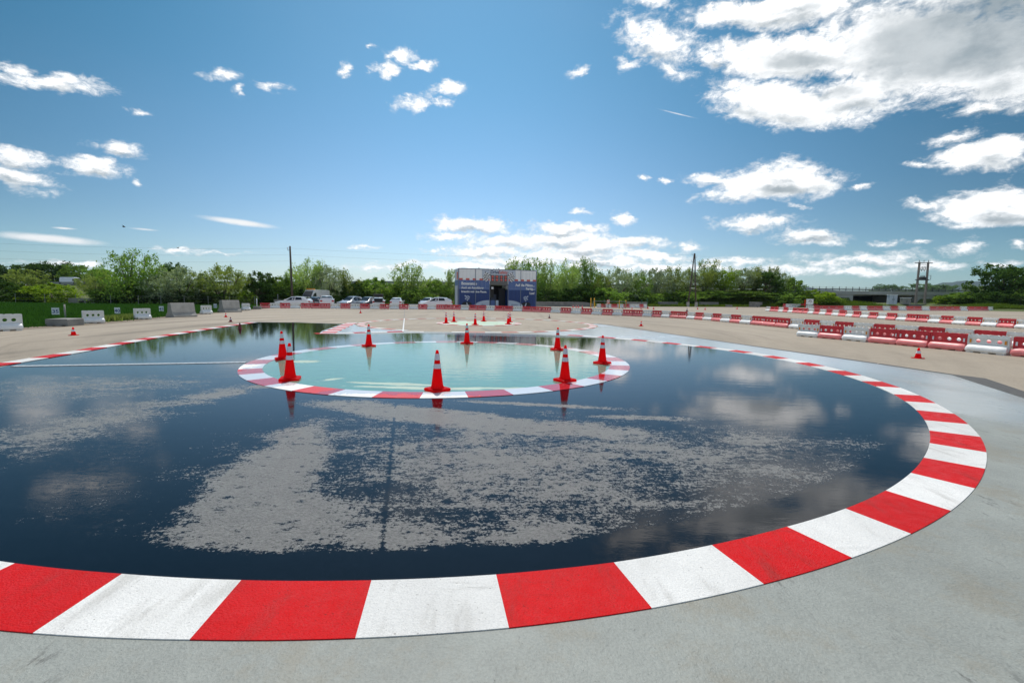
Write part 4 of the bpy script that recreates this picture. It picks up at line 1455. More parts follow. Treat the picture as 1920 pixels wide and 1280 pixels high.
nt = bx('poster', O0 + .22, O0 + .86, .5, .54, .25, 1.2, M_slate)
bx('notice_board', O0 + 1.0, O0 + 1.42, .45, .49, .3, 1.2, M_wrapg)
lp = bx('wall_lamp', O0 + .20, O0 + .48, -.14, .02, 2.85, 3.15, M_wrapw)
for x in (3.0, 6.0, 9.3):
    bx('roof_lug', x, x + .12, .1, .2, BH + .031, BH + .16, M_steel)
# quarter-round door signs
for x, s, w in ((O0 - .11, -1, 'office'), (O1 + .11, 1, 'theorie')):
    pl = [(x, .16)] + [(x + s * 2.35 * math.cos(a), .16 + 1.05 * math.sin(a)) for a in [math.pi / 2 * k / 14 for k in range(15)]]
    MB().prism(pl, -.022, -.0125).obj('door_sign', M_wrapg, bld)
    text(w, .34, M_txtn, bld, x + s * .95, .42, -.025, 'CENTER')
text('Boxenstop', .56, M_txtw, bld, .42, 3.42, -.016, 'LEFT', bold=.022, sx_=.95)
text('Auch ein Rennfahrer', .42, M_txtw, bld, .42, 2.86, -.034, 'LEFT', bold=.014, sx_=.95)
text('braucht mal eine Pause.', .42, M_txtw, bld, .42, 2.30, -.016, 'LEFT', bold=.014, sx_=.95)
text('Auf die Plätze...', .52, M_txtw, bld, BW - .30, 3.34, -.016, 'RIGHT', bold=.018, sx_=.95)
text('Fertig...', .50, M_txtw, bld, BW - .30, 2.82, -.034, 'RIGHT', bold=.016, sx_=.95)
text('Los!', .50, M_txtw, bld, BW - .30, 2.16, -.016, 'RIGHT', bold=.016, sx_=.95)
text('Drive', .66, M_txtn, bld, O0 + .06, 5.12, -.02, 'LEFT', bold=.016, sx_=.86)
text('Safety', .66, M_wrapr, bld, O1 - .06, 5.12, -.02, 'RIGHT', bold=.016, sx_=.86)
# checkered flags
for s, cx in ((1, O0 - .62), (-1, O1 + .62)):
    q = MB()
    w_ = MB()
    for i in range(5):
        for j in range(7):
            u, v = i * .16, j * .17
            x = cx + s * (-.55 + u * .95 + v * .36)
            z = 4.28 + v * .92 - u * .55 + .05 * math.sin(j * 1.1)
            quad = [(x, z), (x + s * .152, z - .088), (x + s * (.152 + .061), z - .088 + .156), (x + s * .061, z + .156)]
            (q if (i + j) % 2 == 0 else w_).prism(quad, -.024, -.0125)
    q.obj('checkered_flag', M_steel, bld)
    w_.obj('checkered_flag', M_wrapw, bld)
    MB().tube([(cx + s * .95, -.02, 3.95), (cx + s * .55, -.02, 5.4)], .02).obj('flag_staff', M_steel, bld)
# small emblems
for cx, s in ((1.25, 1), (10.35, -1)):
    q = MB()
    for i, (u, v) in enumerate(((0, 0), (.22, .1), (.1, .3), (.34, .36), (.44, 0), (.26, -.2), (-.06, .42), (.52, .24))):
        q.prism([(cx + s * (u - .3), 1.35 + v), (cx + s * (u - .14), 1.28 + v), (cx + s * (u - .08), 1.44 + v), (cx + s * (u - .24), 1.51 + v)], -.022, -.0125)
    q.obj('emblem', M_wrapg, bld)
    MB().prism([(cx - s * .10, .80), (cx + s * .02, .86), (cx + s * .30, .16), (cx + s * .08, .16)], -.022, -.0125).obj('emblem_stroke', M_wrapg, bld)
    MB().prism([(cx - .75, .16), (cx + .75, .16), (cx + .72, .72), (cx + .4, .95), (cx - .4, .95), (cx - .72, .72)], -.0185, -.0122).obj('emblem_backing', M_innerd, bld)  # dark shape behind the emblem stroke


# ------------------------------------------------------------------ cars
def car(name, label, paint, px, py, dist, rz, L_=4.25, Wd=1.78, H=1.48, style='hatch', tailgate=False):
    """front points to -x in the car's own frame"""
    base = at(px, py, dist)
    t = thing(name, label, 'van' if style == 'van' else 'car', (base.x, base.y, 0), rz, 'cars parked before the bushes')
    hw = Wd / 2
    if style == 'van':
        st = [(0, .35, .8, .85, .80, .70), (.10, .28, 1.0, 1.05, .95, .80), (.55, .25, 1.12, 1.22, 1, .90), (.75, .25, 1.15, 1.3, 1, .90), (1.55, .25, 1.2, H - .12, 1, .86), (2.1, .25, 1.2, H, 1, .86), (L_ - .3, .25, 1.2, H, 1, .86), (L_ - .02, .28, 1.2, H - .12, .98, .84), (L_, .35, 1.1, 1.3, .95, .84)]
    else:
        b = .92 if style != 'suv' else 1.02
        e = {'hatch': (3.45, 3.95), 'suv': (3.55, 4.05), 'estate': (3.75, 4.08)}[style]
        s_ = L_ / 4.25
        st = [(0, .36, .58, .62, .78, .60), (.06, .25, .68, .72, .86, .70), (.30, .20, .74, .80, .95, .82), (.95 * s_, .20, b - .08, b - .02, 1, .86), (1.15 * s_, .20, b, b + .05, 1, .80), (1.95 * s_, .20, b + .02, H - .05, 1, .66), (2.5 * s_, .20, b + .03, H, 1, .68),
              (e[0] * s_, .20, b + .06, H - .06, 1, .66), (e[1] * s_, .22, b + .06, b + .30, .98, .72), (L_ - .05, .28, b - .05, b, .92, .80), (L_, .38, b - .2, b - .14, .86, .72)]
    rings = []
    for x, zl, zb, zt, wl, wt in st:
        pts = [(-hw * wl * .92, zl), (-hw * wl, zl + .14), (-hw * wl, (zl + zb) / 2 + .08), (-hw * wl * .985, zb), (-hw * wt, zt - (.03 if zt - zb > .1 else 0)), (-hw * wt * .8, zt), (0, zt + .015)]
        pts = pts + [(-y, z) for y, z in pts[-2::-1]]
        rings.append([(x, y, z) for y, z in pts])
    link('body', sharp(MB().loft(rings).mesh('body'), 32), CAR[paint], t)

    def side(x):
        xs_ = [q[0] for q in st]
        zb, zt, wl, wt = (float(np.interp(x, xs_, [q[i] for q in st])) for i in (2, 3, 4, 5))
        return zb, zt, hw * wl * .985, hw * wt

    def pane(xa, xb, name='side_window', lo=.10, hi=.88):
        for s in (-1, 1):
            v = []
            for x, tt in ((xa[0], lo), (xb[0], lo), (xb[1], hi), (xa[1], hi)):
                zb, zt, w0, w1 = side(x)
                w = w0 + (w1 - w0) * tt
                v.append((x, s * (w + .012), zb + (zt - .03 - zb) * tt))
            q = [(x, y - s * .02, z) for x, y, z in v]
            MB().loft([v, q]).obj(name, M_glass, t)
    if style == 'van':
        pane((.95, 1.42), (2.0, 2.0), hi=.66)
        scr = ((.78, 1.32), (1.50, H - .24))
        rear = None
    else:
        s_ = L_ / 4.25
        pane((1.35 * s_, 1.95 * s_), (2.42 * s_, 2.42 * s_))
        pane((2.52 * s_, 2.52 * s_), (3.35 * s_, 3.2 * s_))
        scr = ((1.20 * s_, b + .09), (1.90 * s_, H - .09))
        rear = ((e[1] * s_ + .0, b + .32), (e[0] * s_ + .03, H - .10))
    for nm, sc_, sgn in (('windscreen', scr, -1), ('rear_window', rear, 1)):
        if sc_ is None:
            continue
        (xa, za), (xb, zb_) = sc_
        ow, tw = (.06, (.84, .78)) if style == 'van' else (.03, (.74, .60))
        v = [(xa + sgn * ow, -hw * tw[0], za), (xa + sgn * ow, hw * tw[0], za), (xb + sgn * ow, hw * tw[1], zb_ + .02), (xb + sgn * ow, -hw * tw[1], zb_ + .02)]
        q = [(x - sgn * .04, y, z - .02) for x, y, z in v]
        MB().loft([v, q]).obj(nm, M_glass, t)
    zl = .70 if style != 'van' else .85
    for s in (-1, 1):
        MB().box(-.0 + .02, .26, min(s * hw * .58, s * hw * .90), max(s * hw * .58, s * hw * .90), zl - .06, zl + .07).obj('headlight', M_head, t)
        zt_ = (b if style != 'van' else 1.1)
        MB().box(L_ - .16, L_ + .012, min(s * hw * .62, s * hw * .93), max(s * hw * .62, s * hw * .93), zt_ - .20, zt_ - .02).obj('tail_light', M_tail, t)
        MB().box(1.28, 1.46, min(s * hw * 1.0, s * hw * 1.16), max(s * hw * 1.0, s * hw * 1.16), (b if style != 'van' else 1.2) + .02, (b if style != 'van' else 1.2) + .17).obj('mirror', CAR[paint], t)
        for x in (.80, L_ - .80):
            r = .32
            wv = []
            for yy, rr in ((s * (hw - .20), r), (s * (hw + .005), r), (s * (hw + .012), r * .9)):
                wv.append([(x + rr * math.cos(2 * math.pi * k / 18), yy, r + rr * math.sin(2 * math.pi * k / 18)) for k in range(18)])
            wh = link('wheel', sharp(MB().loft(wv).mesh('wheel')), M_tyre, t)
            wv = [[(x + rr * math.cos(2 * math.pi * k / 14), yy, r + rr * math.sin(2 * math.pi * k / 14)) for k in range(14)] for yy, rr in ((s * (hw + .0125), .21), (s * (hw + .02), .20), (s * (hw + .015), .05))]
            MB().loft(wv).obj('rim', M_rim, wh)
    MB().box(L_ - .02, L_ + .014, -.26, .26, .62, .73).obj('number_plate', M_signw, t)
    if tailgate:
        g = MB().loft([[(L_ - .75, -.62, H - .02), (L_ - .75, .62, H - .02), (L_ - .75, .62, H + .04), (L_ - .75, -.62, H + .04)], [(L_ + .25, -.66, H + .42), (L_ + .25, .66, H + .42), (L_ + .25, .66, H + .50), (L_ + .25, -.66, H + .50)]])
        g.obj('tailgate', CAR['dark'], t)
        for s in (-1, 1):
            MB().tube([(L_ - .4, s * .6, H - .3), (L_ + .1, s * .62, H + .42)], .018).obj('gas_strut', M_steel, t)
        MB().box(L_ - .05, L_ + .03, -.56, .56, .75, H - .12).obj('open_boot', M_innerd, t)
    return t


HD = math.pi / 2
car('parked_car', 'white hatchback in side view at the left end of the parked cars', 'white', 519.5, 565, 59.5, .10, 4.35, 1.8, 1.46)
v_ = car('parked_van', 'white high roof van facing forward with orange roof light bar', 'white', 569, 565, 74, HD - .25, 5.6, 2.0, 2.55, 'van')
MB().box(1.7, 1.95, -.75, .75, 2.56, 2.72).obj('light_bar', M_amber, v_)
car('parked_car', 'dark car with red tail lights half hidden behind the white hatchback', 'black', 588, 565, 65.5, -HD + .5, 4.2, 1.78, 1.46)
car('parked_car', 'red car half hidden between white hatchback and white estate', 'red', 597, 565, 68, -HD + .55, 4.1, 1.75, 1.45)
car('parked_car', 'white estate seen from the rear right of the red car', 'white', 611, 565, 63, -HD + .42, 4.35, 1.82, 1.62, 'suv')
car('parked_car', 'silver blue car facing forward with sun glare on its windscreen', 'silver', 640, 565, 62, HD - .35, 4.1, 1.75, 1.55, 'hatch')
car('parked_car', 'dark grey hatchback third from the container end, facing forward', 'grey', 674, 565, 63, HD - .22, 4.2, 1.8, 1.5)
car('parked_car', 'white car with its tailgate standing open', 'white', 709, 565, 67.5, -HD + .30, 4.2, 1.78, 1.42, 'hatch', True)
car('parked_car', 'small white car with tall red tail lights, seen from behind', 'white', 748, 565, 66, -HD + .12, 3.7, 1.64, 1.45)
car('parked_car', 'grey car with bright sun glare behind the white crossover', 'silver', 793, 565, 70, HD - .2, 4.0, 1.75, 1.48)
car('parked_car', 'white crossover in side view just left of the container', 'white', 785.5, 565, 61, .12, 4.45, 1.82, 1.56, 'suv')

# ------------------------------------------------------------------ poles and lines
def wood_pole(px, ytop, ybot, dist, label, double=False):
    b0 = at(px, ybot, dist)
    h = EYE + ray(px, ytop).z / ray(px, ytop).y * dist
    t = thing('utility_pole', label, 'utility pole', (b0.x, dist, 0))
    if not double:
        MB().tube([(0, 0, 0), (-.05, 0, h * .5), (-.08, 0, h)], [.17, .15, .12], 8).obj('pole', M_wood, t, None, True)
        MB().tube([(-.08, 0, h - .5), (-.42, 0, h - .62), (-.42, 0, h - .35)], .03).obj('insulator_arm', M_steel, t)
        MB().lathe([(.06, h - .35), (.08, h - .28), (.05, h - .18)], 8, (-.42, 0)).obj('insulator', M_signw, t)
    else:
        for s in (-1, 1):
            MB().tube([(s * .95, 0, 0), (s * .45, 0, h * .5), (s * .07, 0, h)], [.19, .16, .13], 8).obj('pole', M_wood, t, None, True)
            MB().box(s * .95 - .26, s * .95 + .26, -.26, .26, 0, 1.1).obj('concrete_foot', M_concrete, t)
        for z, s in ((h - .35, -1), (h - .9, 1), (h - 1.9, -1)):
            MB().tube([(0, 0, z), (s * .55, 0, z - .05), (s * .55, 0, z + .22)], .03).obj('insulator_arm', M_steel, t)
            MB().lathe([(.06, z + .2), (.09, z + .28), (.05, z + .40)], 8, (s * .55, 0)).obj('insulator', M_signw, t)
        MB().box(-.6, .6, -.05, .05, h * .42, h * .42 + .14).obj('brace', M_wood, t)
    return Vector((b0.x, dist, h))


pt1 = wood_pole(548.2, 461.5, 560, 66, 'single dark wooden utility pole behind the white hatchback')
pt2 = wood_pole(1297.5, 475, 572, 104, 'double leg wooden utility pole on concrete feet', True)


def wire(a, b, sag, label, r=.0065):
    pts = [a.lerp(b, i / 24) - Vector((0, 0, sag * 4 * (i / 24) * (1 - i / 24))) for i in range(25)]
    tag(MB().tube(pts, r, 5).obj('power_line', M_wire), label, 'power line')


wl = Vector((-72, 52, 7.6))
for k, (dz, lab) in enumerate([(0, 'top power line running left from the single wooden pole'), (-.9, 'middle power line running left from the single wooden pole'), (-1.8, 'lowest power line running left from the single wooden pole')]):
    wire(pt1 + Vector((-.3, 0, -.3 + dz)), wl + Vector((0, 0, dz)), .5, lab)
wire(pt1 + Vector((.1, 0, -.3)), pt2 + Vector((-.5, 0, -.2)), 1.0, 'power line spanning between the single and the double wooden pole')
wire(pt1 + Vector((.1, 0, -1.2)), pt2 + Vector((-.5, 0, -1.4)), 1.0, 'lower power line between the single and the double wooden pole')
py_top = at(1728, 492, 122)
wire(pt2 + Vector((.5, 0, -.6)), Vector((py_top.x - 1.4, 122, py_top.z)), .8, 'power line from the double pole to the transformer pylon')
wire(Vector((py_top.x + 2, 122, py_top.z)), Vector((150, 100, py_top.z + 1.5)), .8, 'power line running right from the transformer pylon')

# transformer pylon: two legs, cross arm, switch, transformer, side cage
pb = at(1725, 566, 122)
pyl = thing('transformer_pylon', 'two legged transformer pylon with cross arm above the grass bank', 'pylon', (pb.x, 122, 1.4))
ph = py_top.z - 1.4 + .1
for s in (-1, 1):
    MB().loft([[(s * (1.22 - .05 * f_) + a * (.21 - .04 * f_), c_ * (.21 - .04 * f_), z) for a, c_ in ((-1, -1), (1, -1), (1, 1), (-1, 1))] for z, f_ in ((-.6, 0), (ph, 1))]).obj('leg', M_pylon, pyl)
    MB().tube([(s * 1.2, 0, ph), (s * 1.2, 0, ph + .55)], .07).obj('insulator', M_pylon, pyl)
MB().tube([(0, 0, ph), (0, 0, ph + .5)], .07).obj('insulator', M_pylon, pyl)
MB().box(-2.3, 2.3, -.10, .10, ph - .32, ph - .14).obj('cross_arm', M_steel, pyl)
MB().box(-1.0, 1.0, -.06, .06, ph - .72, ph - .62).obj('cross_bar', M_steel, pyl)
sw = MB()
for z in (ph - 1.2, ph - 1.55, ph - 1.9):
    sw.box(-.65, 1.0, -.05, .05, z, z + .08)
for x in (-.65, -.25, .15, .55):
    sw.box(x - .03, x + .03, -.05, .05, ph - 2.1, ph - 1.1)
for x in (-.4, .3):
    sw.tube([(x, 0, ph - 2.05), (x, 0, ph - 2.4)], [.14, .03])
sw.obj('switch_frame', M_steel, pyl)
tz = ph - 4.3
tr = MB().box(-.75, .75, -.4, .4, tz - .25, tz + .35)
for k in range(9):
    tr.box(-.70 + k * .165, -.62 + k * .165, -.52, .52, tz - .2, tz + .3)
tro = tr.obj('transformer', M_steel, pyl)
for x in (-.45, -.1, .25, .55):
    MB().lathe([(.09, tz + .35), (.11, tz + .5), (.05, tz + .62), (.08, tz + .75), (.02, tz + .9)], 8, (x, 0)).obj('bushing', M_steel, tro)
MB().box(-1.5, 1.5, -.45, .45, tz - .48, tz - .26).obj('platform', M_steel, pyl)
cg = MB()
for x0, x1, z0, z1 in ((1.4, 2.25, tz + .75, tz + .82), (1.4, 2.25, tz - .35, tz - .28), (2.18, 2.25, tz - .28, tz + .75)):
    cg.box(x0, x1, -.04, .04, z0, z1)
cg.obj('side_cage', M_steel, pyl)

# cabinets beside it
def cabinet(px, w, ytop, ybot, dist, label, m, roof=True):
    c0 = at(px, ybot, dist)
    wv, h = w / FOCAL * dist, (ybot - ytop) / FOCAL * dist
    t = thing('utility_cabinet', label, 'cabinet', (c0.x, dist, c0.z - .25))
    h += .25
    MB().box(-wv / 2, wv / 2, 0, .9, 0, h).obj('housing', m, t)
    if roof:
        MB().box(-wv / 2 - .08, wv / 2 + .08, -.1, 1.0, h + .002, h + .16).obj('roof', M_signw, t)
    MB().box(-.03, .03, -.015, -.001, .3, h - .2).obj('door_gap', M_steel, t)
    for s in (-1, 1):
        MB().box(s * .2 - .05, s * .2 + .05, -.03, -.002, h * .45, h * .6).obj('handle', M_steel, t)


cabinet(1674.5, 14.5, 553.5, 568.5, 119, 'tall pale grey utility cabinet with flat roof before the bridge', M_wrapg)
cabinet(1700, 15, 559, 568.5, 120, 'low grey utility cabinet between tall cabinet and pylon', M_concrete)

# ------------------------------------------------------------------ bridge, guardrail and the white van on the motorway
zr = road_z(100)
br = thing('road_bridge', 'grey concrete motorway bridge with railing over a dark underpass', 'bridge', (0, 0, 0))
MB().box(72, 135, MY0 - 1.0, MY0 - .3, zr - .95, zr + .02).obj('deck_edge', M_bridge, br)
MB().box(BRX0, BRX1, MY0 - .29, MY1 - 9, zr - .80, zr - .10).obj('deck', M_bridge, br)
MB().prism([(BRX0, zr - .96), (BRX1, zr - .96), (BRX1, zr - 1.28), ((BRX0 + BRX1) / 2, zr - 1.12), (BRX0, zr - 1.36)], MY0 + .4, MY0 + 1.6).obj('girder', M_bridge, br)
MB().box(BRX0 - 4.6, BRX0, MY0 - .8, MY0 + 14, -.3, zr - .96).obj('abutment', M_bridge, br)
MB().box(BRX1, BRX1 + 5.2, MY0 - .8, MY0 + 14, -.3, zr - .96).obj('abutment', M_bridge, br)
MB().box(BRX0, BRX1, MY0 + 12.2, MY0 + 12.8, -.3, zr - .81).obj('back_wall', M_innerd, br)  # added dark wall, closes the through passage so the underpass stays black
MB().box(108.2, 109.6, MY0 + 2, MY0 + 9, -.3, zr - 1.2).obj('pier', M_bridge, br)
for x in np.arange(72.5, 135, 1.85):
    MB().box(x - .05, x + .05, MY0 - .85, MY0 - .73, zr + .021, zr + 1.12).obj('railing_post', M_steel, br)
for z0, z1 in ((.20, .58), (.86, .92)):
    MB().box(72, 135, MY0 - .72, MY0 - .64, zr + z0, zr + z1).obj('railing', M_rail, br)
gr = thing('guardrail', 'long grey motorway guardrail on top of the embankment', 'guardrail', (0, 0, 0))
gx = np.arange(-240, 73, 4.0)
for i in range(len(gx) - 1):
    za, zb = road_z(gx[i]), road_z(gx[i + 1])
    MB().loft([[(gx[i], y, za + z) for y, z in ((MY0 + 1, .15), (MY0 + 1.1, .15), (MY0 + 1.1, .95), (MY0 + 1, .95))], [(gx[i + 1] - .03, y, zb + z) for y, z in ((MY0 + 1, .15), (MY0 + 1.1, .15), (MY0 + 1.1, .95), (MY0 + 1, .95))]]).obj('rail_beam', M_rail, gr)
    MB().box(gx[i] - .06, gx[i] + .06, MY0 + .85, MY0 + .99, za - .1, za + .98).obj('rail_post', M_steel, gr)
rv, rf = [], []
for i, x in enumerate(np.arange(-280, 240, 10.0)):
    rv += [(x, MY0 + .9, road_z(x) + .03), (x, MY1 - .5, road_z(x) + .03)]
    if i:
        k = 2 * i
        rf.append((k - 2, k, k + 1, k - 1))
structure('motorway', mesh('motorway', rv, rf), M_seam)
mv = car('moving_van', 'white panel van driving on the motorway behind the guardrail', 'white', 154, 530, 137, math.pi, 5.9, 2.0, 2.5, 'van')
mv.location.z = road_z(mv.location.x) + .05
mv['group'] = ''
del mv['group']

# culvert with two arches under the embankment
cu = thing('culvert', 'small concrete culvert with two dark arches at the field edge', 'culvert', at(160, 571, 66) * 1)
cu.location.z = 0
cu.scale = (1, 1, .62)
cw, ch = 58 / FOCAL * 66, .9 + .35
poly = [(-cw / 2, 0)]
MB().prism([(-cw / 2, .7), (cw / 2, .7), (cw / 2, 1.25), (-cw / 2, 1.25)], -.2, .2).obj('headwall', M_concrete_d, cu)
for a, b in ((-cw / 2, -.75), (.02, .32), (1.08, cw / 2)):
    MB().prism([(a, 0), (b, 0), (b, .698), (a, .698)], -.2, .2).obj('pier', M_concrete_d, cu)
for c_ in (-.36, .70):
    pl = [(c_ + .37 * math.cos(a), .28 + .40 * math.sin(a)) for a in [math.pi * k / 12 for k in range(13)]] + [(c_ - .37, 0), (c_ + .37, 0)]
    MB().prism(pl, .05, .15).obj('arch_shade_plate', M_innerd, cu)  # dark plate stands in for the shaded hollow of the arch

# thin fence along the far field edge
fe = thing('field_fence', 'thin wire fence with pale posts along the far wheat edge', 'fence', (0, 0, 0))
fpx = [(30, 62), (85, 62), (143, 62), (208, 62), (260, 62), (302, 62), (346, 63), (390.6, 63), (431, 64), (478, 66)]
fp = []
for px, dist in fpx:
    p = at(px, 571, dist)
    fp.append(p)
    MB().tube([(p.x, p.y, 0), (p.x, p.y, 1.35)], .032).obj('fence_post', M_rail, fe)
for z in (.5, .9, 1.25):
    MB().tube([(p.x, p.y, z) for p in fp], .008, 4).obj('fence_wire', M_wire, fe)

# birds
for px, py, dist, s, rz, lab in [(232, 425.5, 60, 1.0, .5, 'dark bird gliding with raised wings, nearer one at left'), (333.5, 465, 70, .75, 1.2, 'small dark bird low above the left trees')]:
    p = at(px, py, dist)
    t = thing('bird', lab, 'bird', p, rz, None, (s, s, s))
    MB().tube([(-.16, 0, 0), (-.05, 0, .01), (.08, 0, .01), (.2, 0, 0)], [.02, .055, .05, .012], 7).obj('body', M_bird, t, None, True)
    for sd_ in (-1, 1):
        MB().loft([[(.08, sd_ * .03, .02), (-.06, sd_ * .03, .02), (-.06, sd_ * .03, .035), (.08, sd_ * .03, .035)], [(.06, sd_ * .22, .12), (-.07, sd_ * .22, .12), (-.07, sd_ * .22, .13), (.06, sd_ * .22, .13)], [(-.03, sd_ * .44, .17), (-.08, sd_ * .44, .17), (-.08, sd_ * .44, .175), (-.03, sd_ * .44, .175)]]).obj('wing', M_bird, t)

# ------------------------------------------------------------------ wheat, weeds and verge grass (nobody could count the blades)
rg = np.random.default_rng(3)


def blades(name, xy, h0, h1, w, m, label, cat, lean=.25, z=None):
    n = len(xy)
    ang = rg.uniform(0, 2 * math.pi, n)
    h = rg.uniform(h0, h1, n)
    dx, dy = np.cos(ang) * w / 2, np.sin(ang) * w / 2
    lx, ly = rg.normal(0, lean, n) * h, rg.normal(0, lean, n) * h
    z0 = np.zeros(n) if z is None else z
    V = np.empty((n, 3, 3))
    V[:, 0] = np.stack([xy[:, 0] - dx, xy[:, 1] - dy, z0], 1)
    V[:, 1] = np.stack([xy[:, 0] + dx, xy[:, 1] + dy, z0], 1)
    V[:, 2] = np.stack([xy[:, 0] + lx, xy[:, 1] + ly, z0 + h], 1)
    me = bpy.data.meshes.new(name)
    me.vertices.add(3 * n)
    me.vertices.foreach_set('co', V.ravel())
    me.loops.add(3 * n)
    me.loops.foreach_set('vertex_index', np.arange(3 * n))
    me.polygons.add(n)
    me.polygons.foreach_set('loop_start', np.arange(n) * 3)
    me.update()
    me.validate()
    return tag(link(name, me, m), label, cat, None, 'stuff')


def edge_x(y):
    return np.interp(y, [0, 14, 22, 27, 33, 45, 54, 62], [-22.5, -22.4, -23.0, -23.6, -25.3, -27.9, -30.2, -32.5])


yy = rg.uniform(8, 61, 130000)
xx = edge_x(yy) - .45 - (60 * rg.random(130000) ** 1.25)
keep = (np.abs(((xx * .55 + yy * .83) % 6.0) - 3) > .16)
xy = np.stack([xx, yy], 1)[keep]
blades('wheat_field', xy, .16, .36, .09, M_wheat, 'dense green wheat field left of the asphalt', 'wheat', .18)
sheet('wheat_soil', [(-23.2, 8), (-23.8, 22), (-26.0, 33), (-30.5, 54), (-32.5, 61), (-95, 61), (-95, 8)], .006, M_wheat, 'structure')
a = spot(232, 600)
wx = np.stack([rg.normal(-24.0, .25, 2600), rg.uniform(25.5, 30.5, 2600)], 1)
wx[:, 0] = edge_x(wx[:, 1]) - .25 + rg.normal(0, .22, len(wx))
blades('weeds', wx, .15, .42, .07, M_weed, 'pale flowering weeds between wheat and asphalt edge', 'weeds', .35)
yy = rg.uniform(8, 60, 9000)
wx = np.stack([edge_x(yy) - .1 + rg.normal(0, .25, 9000), yy], 1)
blades('verge_weeds', wx, .05, .22, .06, M_wheat, 'low green weeds along the soil verge', 'weeds', .4)
n = 46000
vx, vy = rg.uniform(8, 112, n), rg.uniform(0, 1, n)
ey = np.interp(vx, [4, 24, 42, 67, 91, 99, 112], [90, 98, 104.5, 114, 114.7, 104, 96])
vy = ey + .2 + vy ** 1.6 * 12
vz = np.array([land_z(a_, b_) for a_, b_ in zip(vx, vy)])
blades('verge_grass', np.stack([vx, vy], 1), .25, .75, .16, M_verge, 'sunlit yellow green grass strip behind the yard', 'grass', .3, vz)
n = 9000
vx = rg.uniform(-40, 6, n)
ey = np.interp(vx, [-40, 0, 4, 6], [78, 86, 90, 91])
vy = ey + .2 + rg.random(n) ** 1.4 * 7
blades('rear_grass', np.stack([vx, vy], 1), .2, .6, .15, M_verge, 'rough grass behind the parked cars', 'grass', .3)


